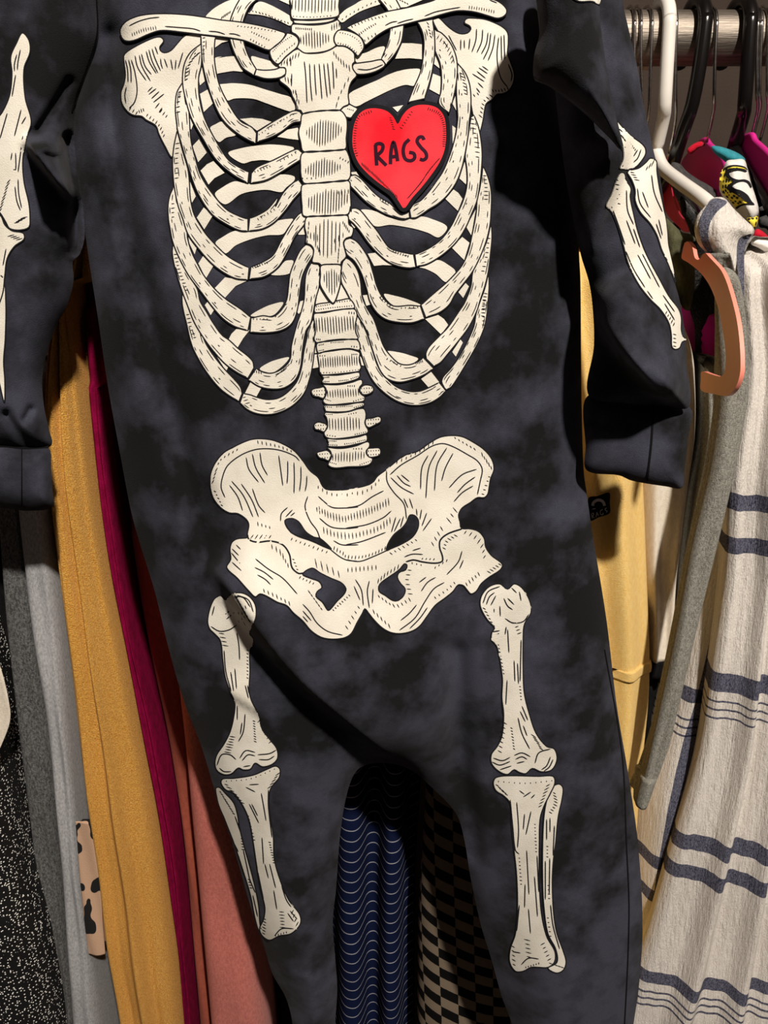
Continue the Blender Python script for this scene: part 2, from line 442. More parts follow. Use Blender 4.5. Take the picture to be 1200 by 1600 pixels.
Bp('printed_shoulder_blade', "I 215,180 270,165 340,230 400,280 470,315 540,310 575,270 560,240 520,220 515,195 540,172 600,170 700,180 800,215 880,260 920,310 925,400 920,500 950,590 980,680 975,770 930,850 870,880 820,885 780,930 720,970 700,1050 690,1120 K 975,190 I 640,1190 600,1100 560,900 500,700 430,560 300,350", 1)
crop_lines('I', "480,370 478,470|512,375 513,455|565,360 555,465|628,270 620,380 583,490|685,275 675,390 630,495|735,305 720,410 672,508|762,310 740,450 690,560|800,325 780,450 735,570|835,350 820,500 830,640 860,740 920,820|858,335 862,565|885,325 892,560|925,600 960,700 950,765|680,620 738,660|648,635 730,690|630,668 712,735|588,692 700,765|640,775 690,825|625,825 660,870|365,330 440,475", 2.2)
ticks("I 605,895 640,880", 2, 5, 2.2, ang=35); ticks("I 780,850 850,850 920,830", 6, 6, 2.2, ang=25); ticks("I 765,900 700,950 665,1090", 7, 6, 2.2, ang=50)

# --- front ribs on the left, lowest first
rib('printed_rib', "D 145,690 150,820 190,1000 240,1200 E 80,400 170,535 260,640 350,710 440,762", "D 150,710 230,880 320,1050 E 90,90 120,200 200,330 300,455 400,560 455,630 470,690", 2)
rib('printed_rib', "D 62,240 55,330 80,470 140,670 200,830 260,980 E 110,170 200,290 310,410 420,490 525,545", "D 70,260 110,360 200,530 290,670 315,780 380,890 440,990 520,1100 E 350,190 430,265 520,335 570,390 580,450", 4)
rib('printed_rib', "C 68,670 30,760 15,860 20,980 D 30,80 60,230 130,400 220,560 320,690 450,860 540,955 640,1020 765,1058", "C 80,700 130,900 190,1080 D 200,200 240,330 300,450 350,540 450,665 560,765 700,860 790,935", 6)
rib('printed_rib', "C 100,150 72,280 58,420 62,560 75,680 110,850 D 150,0 200,150 300,290 420,425 530,510 650,570 765,582", "C 105,160 150,330 200,500 215,620 225,780 260,930 340,1070 D 400,190 560,350 680,425 775,470", 8)
rib('printed_rib', "W 330,410 303,460 297,540 305,620 C 100,120 150,300 210,500 290,720 420,920 560,1020 690,1080 765,1085", "W 335,415 360,520 C 215,20 230,230 270,400 320,560 420,720 560,880 680,945 765,975", 10)
rib('printed_rib', "W 425,215 370,260 340,320 332,400 345,480 375,580 430,680 500,790 580,860 655,903", "W 428,225 425,320 412,380 415,480 440,580 500,700 560,790 620,830 660,850", 12)
rib('printed_rib', "A 803,325 808,450 820,600 860,770 920,950 C 500,0 570,90 680,180 780,238 838,262", "A 938,345 930,450 935,600 975,790 1050,950 C 690,50 800,112 832,150 845,170", 14)
rib('printed_rib', "B 215,-20 160,80 118,195 110,300 115,370 150,480 190,560 240,640 340,705", "B 385,-20 300,60 240,200 235,300 245,390 280,500 320,580 362,648", 15)
# rim ticks on those ribs
ticks("A 780,500 720,560 680,640 665,745", 9, 6.5, 14.8, ang=-58); ticks("A 610,860 590,960 590,1050", 5, 6, 12.8, ang=-75)
ticks("C 105,265 95,400 95,500 95,590", 8, 6, 8.9, ang=-80); ticks("C 60,830 60,955", 4, 6, 6.9, ang=-80)
ticks("D 85,345 120,500 190,680", 11, 5, 4.9, ang=-82); ticks("D 200,910 225,1020 265,1125", 7, 5.5, 2.9, ang=-80); ticks("A 832,355 828,505", 5, 4, 14.8, ang=-75)
# --- left costal cartilages
rib('printed_cartilage', "E 450,775 520,840 620,880 740,885 860,850 960,790 1050,690 1100,560 1130,430 1150,260 F 395,1330 385,1270 395,1150 375,1040", "E 480,690 540,700 610,725 700,745 800,735 880,690 960,610 1000,540 1030,430 1050,290 1080,150 F 300,1190 340,1100 372,1030", 3)
rib('printed_cartilage', "X 555,1100 620,1140 700,1155 770,1145 830,1100 860,1030 872,930 F 285,1180 340,1090 370,970 400,800 435,680 455,550 455,450 430,395", "X 600,1035 650,1058 700,1060 760,1030 800,980 808,900 F 180,1100 230,950 265,800 275,600 290,500 345,385 380,375", 5)
rib('printed_cartilage', "X 565,820 650,825 750,810 810,770 840,700 855,600 870,500 900,430 935,370 940,340", "X 570,740 640,725 700,730 750,690 780,630 790,560 800,480 830,400 860,340 890,310 910,303", 7)
rib('printed_cartilage', "X 560,510 650,495 730,440 790,340 830,260 890,180 895,150", "X 570,440 640,410 700,370 750,280 810,180 850,130 870,120", 8)
rib('printed_cartilage', "C 768,1085 900,1065 1010,1005 1110,900 W 880,985 918,940 925,915", "C 780,968 850,940 950,880 1050,765 W 790,1020 830,950 880,900 905,888", 9)
rib('printed_cartilage', "W 668,903 740,890 800,860 880,810 922,780 925,755", "W 672,855 700,825 780,790 860,750 895,736 905,738", 11)
rib('printed_cartilage', "W 700,700 760,680 820,650 880,605 918,598 928,575", "W 702,650 780,600 870,550 895,546 912,552", 13)
rib('printed_cartilage', "B 345,705 440,735 540,735 600,720 640,690", "B 362,650 440,658 540,650 600,630 640,645", 16, False)
ticks("X 590,1050 630,1060", 4, 5, 6, ang=10); ticks("X 720,1075 790,1015", 6, 5, 6, ang=-40, w=1.3); ticks("X 585,745 665,745", 5, 3, 8, w=1.3); ticks("X 715,730 775,660", 6, 4, 8, ang=-50, w=1.3)
ticks("X 580,440 665,415", 7, 4.5, 9, ang=30, w=1.3); ticks("C 860,975 1010,885", 6, 4, 10, ang=30, w=1.3); ticks("C 830,530 970,480", 6, 4, 12, ang=35, w=1.3); ticks("C 1070,430 W 890,755", 5, 3, 12, ang=20, w=1.3); ticks("C 870,180 1150,10 W 880,565", 12, 2.4, 14, ang=20, w=1.3)
ticks("E 490,725 520,780", 3, 7, 4, ang=-75, w=1.3)

# --- front ribs on the right
rib('printed_rib', "L 1088,710 1050,870 1000,1010 960,1130 N 1000,180 985,270 930,400 860,530 780,640 725,700 710,745 735,800", "L 1092,710 1095,850 1085,1000 N 1105,60 1095,170 1070,290 1010,430 920,590 840,720 790,790 750,812", 2)
rib('printed_rib', "L 1112,200 1070,380 990,560 925,700 905,850 840,1020 N 860,140 760,285 680,365 600,450 575,505 580,550", "L 1118,200 1125,330 1110,500 1085,700 1050,850 1000,1000 N 1010,140 940,280 850,400 760,510 700,580 642,612", 4)
rib('printed_rib', "K 1008,600 995,720 970,870 940,1000 935,1100 L 950,150 920,300 880,480 820,620 740,720 640,820 500,940 385,1045", "K 1015,600 1060,700 1095,820 1110,950 1105,1120 L 1105,200 1070,360 1000,545 920,700 830,820 740,935 680,1040 580,1120 435,1172", 6)
rib('printed_rib', "K 870,20 850,150 815,380 802,480 820,620 826,760 812,880 770,1020 710,1150 L 700,220 610,345 520,420 420,478 322,520", "K 905,0 955,130 985,280 1000,450 995,600 975,800 940,1000 880,1150 L 850,240 760,380 660,480 560,555 440,620 338,640", 8)
rib('printed_rib', "I 450,610 440,750 440,900 452,1100 K 710,80 695,200 665,330 610,500 540,660 460,780 380,890 280,1000 195,1045 150,1110", "I 455,600 520,680 560,780 575,900 572,1050 K 850,60 838,220 800,450 755,640 690,800 590,940 480,1040 380,1100 280,1170 215,1203 165,1200", 10)
rib('printed_rib', "I 240,480 285,590 300,720 295,850 275,970 370,1060", "I 232,280 300,310 380,400 430,510 448,620 440,760 410,920 372,1058", 12)
rib('printed_rib', "H 675,205 720,300 735,400 725,550 700,680 640,820 585,960", "H 815,180 835,350 835,500 820,620 795,740 740,925", 14)
rib('printed_rib', "H 305,-20 400,105 420,200 415,300 395,400 335,555", "H 465,-20 520,90 545,200 540,300 520,400 460,510 378,605", 15)
ticks("I 265,350 340,420 385,515 400,575", 8, 7, 12.8, ang=-30, w=1.4); ticks("I 485,690 515,780 525,880", 7, 6.5, 10.8, ang=65); ticks("K 880,45 910,210 940,330 945,490", 9, 7.5, 8.8, ang=80)
ticks("K 1030,710 1045,830 1045,985", 7, 7, 6.8, ang=88); ticks("L 1090,350 1065,550 1030,690", 8, 5, 4.8, ang=85); ticks("L 1060,925 1035,1060 1030,1160", 8, 6, 2.8, ang=82); ticks("N 1075,20 1065,260", 8, 5.5, 2.8, ang=85)
ticks("I 170,220 200,345", 5, 5, 14.8, ang=40)
# right cartilages
rib('printed_cartilage', "F 885,990 865,1060 868,1180 895,1280 920,1420 N 15,480 60,610 120,730 200,820 310,900 420,940 520,945 620,920 700,870 745,820", "F 885,985 900,1005 N 70,330 120,480 170,620 250,725 330,790 430,825 520,825 600,795 690,750", 3)
rib('printed_cartilage', "F 700,440 700,600 760,720 830,860 900,1010 N 60,290 110,440 150,560 190,655 250,720 350,748 470,722 570,680 640,630", "F 708,400 725,350 760,325 830,375 890,470 925,600 945,780 1000,910 1080,1040 N 180,350 220,450 280,530 350,590 430,600 500,575 555,540", 7)
rib('printed_cartilage', "Z 275,300 290,345 330,380 370,450 400,540 415,600 450,660 500,700 570,718 650,720 718,698", "Z 272,285 278,262 300,253 340,270 375,310 410,370 435,450 455,520 490,585 545,628 640,625 695,630", 6)
rib('printed_cartilage', "M 95,240 105,300 150,340 220,420 320,560 420,670 540,770 660,820 780,838 845,825", "M 95,225 130,185 190,180 240,210 330,320 420,430 500,550 560,620 660,655 820,690", 8)
rib('printed_cartilage', "J 90,770 90,820 150,890 250,990 380,1080 500,1130 600,1155 660,1140", "J 92,755 150,740 220,790 300,880 380,950 480,1010 580,1110 655,1090", 10)
Bp('printed_cartilage', "O 670,1040 700,1000 750,978 800,1000 832,1020 790,1080 770,1105 720,1095 680,1075", 12)
Bp('printed_cartilage', "H 75,600 130,590 240,575 335,560 370,600 360,625 280,670 180,695 100,690 65,640", 16)
lines("H 110,648 200,655 280,635 350,605", 17); ticks("O 740,1020 790,1035", 4, 2, 13); ticks("J 385,970 460,1005", 4, 3, 11, ang=20)
ticks("M 595,655 760,710", 7, 4, 9, ang=-20, w=1.4); ticks("Z 475,580 540,640", 6, 4, 7, ang=-45, w=1.4); ticks("Z 590,640 680,635", 5, 3, 7, w=1.4); ticks("N 245,550 360,610", 5, 4, 8, ang=-30, w=1.4); ticks("N 490,585 545,570", 5, 5, 8, w=1.4); ticks("N 650,790 715,830", 3, 6, 4, ang=-60, w=1.4)

# --- spine and breastbone
SP = 17
Bp('printed_vertebra', "O 205,-20 210,60 205,130 225,175 400,182 560,170 640,155 662,130 655,60 650,-20", SP)
hatch("O 220,40 420,50 620,40", 14, 18, 24, SP + 1, ang=-2); ticks("O 230,152 400,160 580,148", 12, 1.8, SP + 1)
Bp('printed_disc', "O 232,190 400,192 560,178 630,170 600,195 520,215 380,225 270,222 235,212", SP)
Bp('printed_vertebra', "O 215,235 240,225 400,235 520,225 610,200 645,185 670,220 675,275 635,300 612,340 612,390 630,425 560,470 480,490 400,497 330,495 280,460 265,445 285,400 285,360 250,320 215,300", SP)
hatch("O 300,380 400,370 560,360", 11, 12, 28, SP + 1, ang=2); ticks("O 255,265 400,275", 9, 3.5, SP + 1, ang=0); ticks("O 590,260 660,230", 4, 9, SP + 1, ang=0)
Bp('printed_breastbone', "O 265,460 330,495 400,502 500,493 580,465 640,430 700,432 750,455 800,500 805,540 805,580 785,600 790,650 825,705 780,760 755,820 745,900 750,975 700,1000 660,1035 500,1035 400,1050 320,1065 300,1035 260,1025 255,970 220,900 205,850 170,810 105,760 100,740 150,710 160,660 150,635 100,630 90,600 150,540", SP)
crop_lines('O', "332,575 345,700 358,965|382,595 390,780 405,950|427,600 435,760 445,895|472,595 485,760 498,930|515,595 530,760 548,915|550,590 565,740 578,890|597,575 605,700 610,835|632,640 636,735|170,560 175,620|205,545 205,620|215,690 212,810|250,840 255,890|265,920 262,955", SP + 1)
ticks("O 120,600 240,530 280,515", 7, 8, SP + 1, ang=-12); ticks("O 610,500 670,570 755,640", 7, 9, SP + 1, ang=8); ticks("O 745,745 700,820 650,930 635,985", 5, 9, SP + 1, ang=-12); ticks("O 155,740 210,770", 3, 10, SP + 1, ang=8); ticks("O 230,860 280,940 270,1010", 4, 8, SP + 1, ang=5)
Bp('printed_breastbone', "W 925,563 1020,548 1110,545 1140,580 1145,620 1140,680 1135,735 1050,742 930,748 915,700 905,650 915,610", SP); hatch("W 945,655 1030,655 1115,640", 14, 10, 42, SP + 1, ang=-2)
Bp('printed_breastbone', "W 925,755 1050,747 1135,738 1150,760 1160,800 1152,885 1050,897 935,905 920,880 915,830", SP); hatch("W 940,840 1020,830 1110,825", 14, 8, 30, SP + 1, ang=-2); ticks("W 925,880 990,880", 4, 3, SP + 1); ticks("W 1110,780 1150,800", 4, 4, SP + 1)
Bp('printed_breastbone', "W 925,912 1040,902 1152,893 1160,950 1165,1042 X 1155,80 1138,130 1000,138 880,140 870,80 865,0", SP); hatch("W 955,1000 1040,1000 1145,980", 15, 16, 40, SP + 1, ang=-2); ticks("W 1100,950 1150,945", 4, 8, SP + 1, ang=0)
Bp('printed_breastbone', "X 900,146 1000,143 1135,138 1145,190 1170,210 1165,250 F 810,75 760,90 725,140 745,240 755,310 700,370 690,400 580,395 470,410 440,385 360,370 370,290 375,220 340,170 285,145 X 895,250 885,200", SP)
hatch("X 950,260 1020,270 1090,255", 7, 40, 62, SP + 1, ang=-1); ticks("X 910,185 900,290", 5, 6, SP + 1, ang=0); ticks("X 1110,180 1145,230", 5, 6, SP + 1, ang=0); ticks("F 420,200 450,260", 3, 9, SP + 1, ang=0); ticks("F 670,230 660,360", 4, 7, SP + 1, ang=0); hatch("F 340,70 420,90", 3, 12, 14, SP + 1); hatch("F 620,130 720,60", 3, 8, 9, SP + 1)
Bp('printed_disc', "F 400,875 550,845 700,815 800,805 855,905 700,925 500,955 390,960", 9); ticks("F 410,892 560,868", 7, 2, 10); ticks("F 410,930 600,905 820,885", 16, 2, 10); ticks("F 650,840 800,825", 6, 2, 10)
Bp('printed_vertebra', "F 385,975 500,965 650,935 850,920 885,985 865,1100 870,1200 895,1270 700,1275 550,1290 410,1315 380,1270 395,1200 390,1100 375,1020", 9); hatch("F 410,1110 600,1110 840,1090", 14, 22, 28, 10, ang=4); ticks("F 410,1275 450,1280", 3, 3, 10); ticks("F 790,965 850,970", 3, 4, 10, ang=0)
Bp('printed_disc', "F 415,1325 550,1300 700,1285 890,1285 915,1400 800,1385 650,1395 500,1420 430,1440", 9); ticks("F 440,1345 490,1335", 4, 2, 10); ticks("F 580,1315 720,1308", 7, 2, 10); ticks("F 820,1360 880,1365", 3, 3, 10); ticks("F 440,1410 490,1400", 4, 2, 10)
Bp('printed_xiphoid', "F 460,415 580,398 695,410 695,500 690,620 660,740 625,835 605,855 570,830 500,730 450,630 455,520", SP + 1, ow=2.4); hatch("F 500,560 600,610 670,560", 7, 14, 40, SP + 2, ang=1)
Bp('printed_vertebra', "G 215,100 400,65 600,45 720,75 740,100 730,150 735,210 755,270 740,300 730,320 600,340 400,360 265,365 235,330 230,250 215,150", 9); hatch("G 250,215 480,195 700,190", 16, 15, 18, 10, ang=3); ticks("G 250,340 450,335 720,300", 14, 1.8, 10); ticks("G 240,128 300,128", 3, 2.5, 10); ticks("G 640,110 700,110", 4, 2.5, 10)
Bp('printed_disc', "G 265,375 450,370 600,350 730,335 730,400 600,450 450,475 280,470 265,440 285,410", 9); ticks("G 285,400 350,395", 5, 2, 10); ticks("G 480,440 590,430", 6, 2, 10); ticks("G 630,415 715,385", 5, 2, 10); ticks("G 290,450 350,450", 4, 2, 10)
Bp('printed_vertebra', "G 280,490 400,490 500,485 650,455 730,425 765,430 770,480 735,520 735,580 770,620 800,640 790,690 740,705 560,725 400,740 310,730 275,690 300,650 320,590 310,530", 9); hatch("G 335,600 520,600 720,580", 13, 11, 14, 10, ang=4); ticks("G 310,670 370,690", 4, 2, 10); ticks("G 590,505 670,505", 4, 3, 10); ticks("G 660,695 780,660", 5, 2, 10)
for s in ("G 130,570 160,540 240,525 285,515 310,560 305,620 280,660 220,640 160,630", "G 740,540 790,495 860,495 905,520 905,570 850,605 790,615 750,590", "G 165,990 210,955 270,965 330,990 320,1040 290,1080 240,1060 180,1045",
 "G 815,920 900,905 960,885 1000,900 1000,950 930,990 850,1025 810,990", "G 200,1340 260,1320 330,1310 380,1360 370,1400 345,1440 300,1420 230,1400", "G 835,1290 900,1280 980,1280 1000,1320 985,1370 900,1395 850,1390 825,1350"):
    Bp('printed_process', s, 9); q = pts(s).mean(0) 
    for dy in (-3, 3): ticks("p %f,%f %f,%f" % (q[0] - 8, q[1] + dy + 1, q[0] + 8, q[1] + dy), 5, 2, 10)
Bp('printed_disc', "G 290,750 400,745 560,740 700,715 790,715 790,750 700,785 600,820 450,830 310,820 300,790", 9); ticks("G 310,765 380,770", 4, 2, 10); ticks("G 450,765 640,755", 9, 2, 10); ticks("G 670,775 770,740", 5, 2, 10)
Bp('printed_vertebra', "G 305,835 450,840 600,825 720,790 790,790 815,850 810,920 800,960 815,1010 840,1050 835,1090 780,1110 650,1140 500,1160 380,1165 310,1140 290,1090 330,1030 335,970 320,900 295,860", 9); hatch("G 360,980 520,985 730,975", 11, 18, 22, 10, ang=2); ticks("G 320,860 390,860", 4, 2, 10); ticks("G 600,860 690,840", 4, 2, 10); ticks("G 330,1120 430,1135", 4, 2, 10); ticks("G 680,1110 810,1080", 6, 2, 10)
Bp('printed_disc', "G 330,1165 450,1170 600,1160 740,1135 820,1115 825,1190 700,1230 550,1260 420,1265 335,1255 345,1210", 9); ticks("G 360,1190 440,1195", 5, 2, 10); ticks("G 550,1230 680,1215", 6, 2, 10); ticks("G 710,1200 800,1180", 5, 2, 10); ticks("G 350,1240 450,1245", 5, 2, 10)
Bp('printed_vertebra', "G 330,1275 450,1285 560,1280 700,1250 830,1200 860,1220 855,1270 820,1310 820,1350 850,1390 895,1410 890,1450 850,1490 750,1510 600,1515 450,1530 380,1520 340,1490 360,1440 385,1390 370,1320", 9); hatch("G 400,1395 600,1390 790,1365", 12, 11, 16, 10, ang=-1); ticks("G 370,1460 440,1480", 4, 2, 10); ticks("G 740,1490 870,1440", 6, 2, 10); ticks("G 660,1290 760,1290", 4, 3, 10)

# --- collar bones
Bp('printed_collar_bone', "A 45,290 60,245 110,195 200,155 300,135 420,128 550,130 700,142 850,163 1000,188 B 60,190 200,205 350,230 480,260 580,290 635,315 600,380 540,430 490,468 440,460 350,420 250,380 150,360 0,340 A 800,322 600,298 480,285 400,290 300,325 200,370 140,385 90,380 60,350", 19)
Bp('printed_collar_bone', "B 650,310 700,320 745,350 760,390 745,440 700,480 640,530 570,600 520,570 495,520 490,475 545,430 600,380 640,330", 20)
Bp('printed_collar_bone', "O 705,275 760,240 850,200 950,160 1050,125 H 400,105 560,75 700,40 820,5 I 300,-35 450,-50 650,-35 800,0 870,40 910,90 905,130 870,160 820,170 760,155 680,130 600,110 500,100 420,105 300,135 200,165 100,190 0,215 H 480,245 400,270 300,330 240,380 185,420 160,370 120,330 60,290 0,262", 19)
Bp('printed_collar_bone', "O 650,285 720,285 800,310 860,350 890,410 890,450 860,500 835,525 810,500 750,450 700,430 640,425 615,390 615,340", 20)
lines("A 130,243 220,200 320,172 415,162|A 465,248 600,258 730,270 800,292|A 875,293 960,300 1030,322|A 1065,316 1120,320 1175,338", 20)
crop_lines('H', "370,240 430,210 485,200|485,220 560,195 635,178|740,152 850,110 1075,68", 20); lines("I 750,0 820,28", 20)
ticks("A 160,325 270,280 380,262", 11, 6, 20, ang=12, w=1.3); ticks("B 190,245 350,262 540,295", 12, 3, 20, ang=-40, w=1.4); ticks("B 320,300 480,375", 8, 3, 20, ang=-25, w=1.4); ticks("B 310,370 440,440", 6, 3.5, 20, ang=-20, w=1.4)
ticks("B 520,480 600,400 690,340", 12, 1.8, 21, ang=30, w=1.3); ticks("B 550,570 620,490 720,410", 9, 3.5, 21, ang=-20, w=1.3)
ticks("H 60,250 200,190 380,150", 11, 4, 20, ang=35, w=1.4); ticks("H 130,320 200,270 280,225", 9, 3.5, 20, ang=30, w=1.4); ticks("H 180,380 280,320", 4, 4.5, 20, ang=20, w=1.4)
ticks("O 670,305 760,330 850,390 870,450", 12, 2, 21, w=1.3); ticks("O 650,405 740,430 820,490", 9, 3, 21, w=1.3); ticks("I 560,70 680,85 790,110", 11, 5.5, 20, ang=-5, w=1.3)

# --- heart
HS = "J 548,262 510,200 460,150 400,125 320,115 240,130 180,180 140,270 125,370 125,460 150,560 190,640 260,720 340,790 420,850 500,910 560,990 600,1050 620,1045 680,960 760,870 840,770 930,640 980,530 1000,420 1000,300 985,200 940,130 880,95 780,82 700,95 640,130 590,190"
hp = catmull(pts(HS), True, 4); hc = hp.mean(0)
tn = np.roll(hp, -3, 0) - np.roll(hp, 3, 0); nn = np.stack([-tn[:, 1], tn[:, 0]], 1); nn /= np.hypot(*nn.T)[:, None] + 1e-9
nn *= np.sign(((hp - hc) * nn).sum(1))[:, None]
ring = hp + nn * 6.3
tag(bone('heart_border', ring, S_BODY, 22, False, M_INK), 'black border round the red heart')
tag(bone('printed_heart', hp, S_BODY, 23, False, M_RED), 'red printed heart lettered RAGS')
for path, n, L, an in (("J 300,145 180,200 150,330 145,470 165,560", 22, 5, None), ("J 215,640 350,760 540,945", 24, 6.5, 12), ("J 480,205 510,310", 6, 5, 75), ("J 580,300 680,150", 7, 4, 60),
    ("J 835,120 940,170 985,300 980,470", 22, 5, None), ("J 935,590 850,690 760,820 650,950", 22, 5.5, -50)):
    ticks(path, n, L, 24, ang=an, w=1.2)
HINK = {}
for s in ("340,458 345,560 352,652", "335,462 370,445 408,460 402,510 352,560", "352,562 400,610 442,652", "480,640 486,520 508,432 530,500 548,612", "482,572 545,565",
          "658,406 615,450 600,520 620,590 668,608 705,585 700,540 655,528", "795,412 780,385 748,388 730,425 765,480 810,530 818,575 790,600 755,592"):
    ink_stroke(catmull(pts("J " + s), False, 2.5), 4.6, 24, S_BODY, store=HINK)

# --- pelvis
Bp('printed_pelvis', "P 130,540 135,460 170,380 230,310 300,270 360,240 430,215 500,210 580,220 660,250 740,300 800,370 850,440 910,490 940,550 970,575 1050,580 1130,575 Q 0,575 100,560 190,530 230,480 290,435 350,385 430,330 520,300 600,245 680,200 760,187 840,195 920,235 1000,290 1055,360 1070,430 1045,500 1035,560 1025,610 1000,635 950,635 900,670 840,710 815,760 825,810 835,855 900,860 960,880 1000,930 1010,990 1050,1050 1130,1115 S 1110,350 1020,410 960,460 920,520 880,540 850,510 820,475 780,470 740,520 680,570 600,630 540,710 480,790 420,830 330,850 250,840 180,800 120,740 80,690 50,655 R 1040,660 1000,730 950,820 880,853 750,850 660,800 590,720 520,660 470,605 400,580 320,535 270,518 235,540 190,500 100,400 20,320 50,260 45,180 60,130 100,105 180,95 175,70 P 410,830 390,790 330,750 270,745 210,710 160,650 140,600", 1)
for s in ("P 670,800 720,785 770,810 820,880 880,920 925,930 1005,1005 960,990 860,945 760,910 700,870", "Q 465,760 500,765 525,800 520,860 480,920 400,970 330,1000 295,1015 310,960 350,900 410,850 440,810",
 "R 590,370 660,325 720,360 800,400 880,435 915,480 900,520 850,570 800,630 780,640 740,580 690,535 700,500 735,470 715,425 650,400", "S 160,480 180,450 250,400 320,350 360,305 380,315 370,350 320,370 305,410 330,460 365,500 355,550 310,590 270,590 210,550 165,520"):
    Bp('pelvis_opening', s, 7, mat=M_DYE)
PL = 2.2
lines("P 238,635 210,560 225,470 260,400 350,330 450,290 540,282 640,295 740,335 775,370", PL)
crop_lines('P', "390,345 410,430 480,525|435,320 460,420 525,530|490,310 505,400 545,475|625,330 640,440 655,550|690,370 690,460 685,535|735,380 738,490 735,605|785,410 785,500 775,590|828,478 825,540 815,590|270,545 330,630 365,730|285,515 370,620 440,775|355,535 430,650 480,775|435,570 480,690 527,745|835,625 815,700 850,800 900,870 930,940 1000,1010 1100,1080 1200,1095|910,625 960,670 1010,705 1100,710 1200,702|915,780 1000,845 1100,858 1200,850|1020,945 1080,975 1200,975|690,705 645,750 638,805|725,722 675,775|742,742 710,768", PL)
crop_lines('Q', "0,1082 100,1095 200,1060 300,1015 400,970|295,440 300,520 350,600 420,680 440,790|0,710 100,690 190,630 275,585|0,855 150,830 270,780 330,730|0,975 120,950 290,885|320,470 400,400 520,330 620,265 700,245 780,270 880,325 950,370 985,430 970,520 950,615|595,330 550,420 540,575|660,295 600,420 578,640|730,275 660,400 640,585|775,315 720,420 692,515|945,430 840,470 745,565|935,485 860,540 805,600|920,550 840,600 780,665|325,490 400,560 492,610|370,475 420,530 470,555|400,470 460,520|420,640 450,710|460,640 485,715|510,715 515,765|548,720 535,795|585,745 550,840|620,785 557,875|362,775 330,885|395,785 350,880|418,770 395,850", PL)
lines("R 172,70 190,112 250,130 350,122 440,150 490,220 510,320 560,365 600,360", PL, w=2.2)
lines("S 815,30 700,70 640,120 635,180 655,240 655,285 600,300 500,290 430,275 370,290", PL, w=2.2)
crop_lines('R', "235,255 330,330 440,400 550,520|230,320 300,355 370,410|250,375 310,410 350,450|590,595 640,650 700,740 780,800 890,828|590,645 655,720|590,685 630,730|985,410 1030,490 1045,605|1090,420 1075,500 1090,625|1118,480 1112,590|975,460 1020,565|90,150 125,185|60,180 110,230|55,210 120,290|60,280 130,345", PL)
crop_lines('S', "810,205 780,290 690,390|820,275 790,345|605,410 540,450 490,520|530,408 475,450|672,450 590,500 520,600 440,730 320,825|455,625 400,690 330,748|540,645 480,730 400,812|358,252 420,230 505,232|422,202 487,182", PL)
for s, n, L, an in (("P 900,715 1000,765 1100,790 Q 20,780 150,740 310,665", 26, 11, 5), ("P 950,870 1050,905 1170,910 Q 100,900 230,860 320,800", 20, 10, 5), ("P 910,560 1000,610 1120,615 Q 30,610 130,595 210,545 240,510", 14, 6, 0),
 ("P 1025,1000 1100,1045 Q 0,1060 100,1065 200,1040 285,1000", 17, 6, -10), ("Q 370,380 500,320 630,240", 9, 5, -10), ("Q 790,205 930,285", 6, 4.5, 35), ("Q 985,325 1050,420", 5, 7, 15), ("Q 1035,485 990,610", 5, 4, 75),
 ("P 325,290 215,355 190,390", 6, 4.5, -25), ("P 175,435 150,520", 4, 7, -30), ("P 165,590 215,690", 5, 3.5, 60), ("P 475,235 620,265 715,300", 9, 5, 10), ("R 360,165 420,205 480,305", 6, 9, 8), ("R 520,260 550,335", 4, 4, 70),
 ("R 475,95 620,150 770,205", 10, 4.5, -30), ("R 690,290 780,330 860,370", 5, 15, 12), ("R 930,340 1140,320", 8, 7, 2), ("R 300,495 400,540 490,590", 7, 6.5, 15), ("R 820,640 940,530", 8, 4, 45), ("R 920,770 1010,620", 5, 7, 35),
 ("R 640,505 730,630", 6, 6, 35), ("R 570,395 670,440", 5, 4.5, -30), ("R 210,90 345,90", 5, 7, -35), ("P 475,825 560,850", 4, 6, 8), ("S 155,440 220,385 310,330", 7, 8, -12), ("S 400,355 380,430 405,540", 6, 7, 85), ("S 160,560 290,635 400,585", 9, 6, 30),
 ("S 120,680 240,790", 5, 7, 20), ("S 600,570 690,510 750,455", 6, 4, 35), ("S 845,465 940,385", 5, 7, 25), ("S 1020,370 1105,310", 5, 7, 60), ("S 835,60 900,85 965,165 985,250", 7, 8, -35), ("S 670,185 690,130 760,85", 6, 6, 60),
 ("S 255,225 330,185 450,120", 7, 5, 50), ("S 500,265 590,270", 4, 4, -30), ("S 600,335 690,280", 4, 4, -20), ("S 580,150 650,30", 4, 9, 30), ("Q 745,800 790,725", 3, 10, 40), ("S 420,300 490,315", 3, 3.5, 10)):
    ticks(s, n, L, PL, ang=an)

# --- legs
Bp('printed_thigh_bone', "T 92,190 100,140 120,95 145,83 165,100 190,75 230,70 265,85 290,120 293,170 275,215 265,240 280,260 280,290 268,310 268,400 265,480 275,520 300,570 320,640 350,680 380,720 383,760 360,785 320,795 290,780 270,805 240,808 220,800 190,825 160,828 130,810 122,780 130,745 160,700 185,650 200,590 205,530 185,480 165,420 155,350 145,270 120,240 100,220", 1)
Bp('printed_shin_bone', "T 147,860 155,845 200,843 280,830 340,805 375,792 393,805 390,840 365,870 350,900 350,980 365,1080 370,1180 395,1270 430,1350 475,1410 478,1450 440,1490 390,1500 350,1518 320,1500 308,1470 325,1430 330,1380 310,1300 295,1200 280,1100 265,1020 240,960 200,905 165,890", 2)
Bp('printed_calf_bone', "T 125,885 140,880 165,905 200,945 215,990 225,1050 245,1130 270,1220 290,1300 305,1380 310,1450 320,1490 345,1525 310,1490 290,1430 270,1330 240,1230 200,1110 165,1020 135,940", 1)
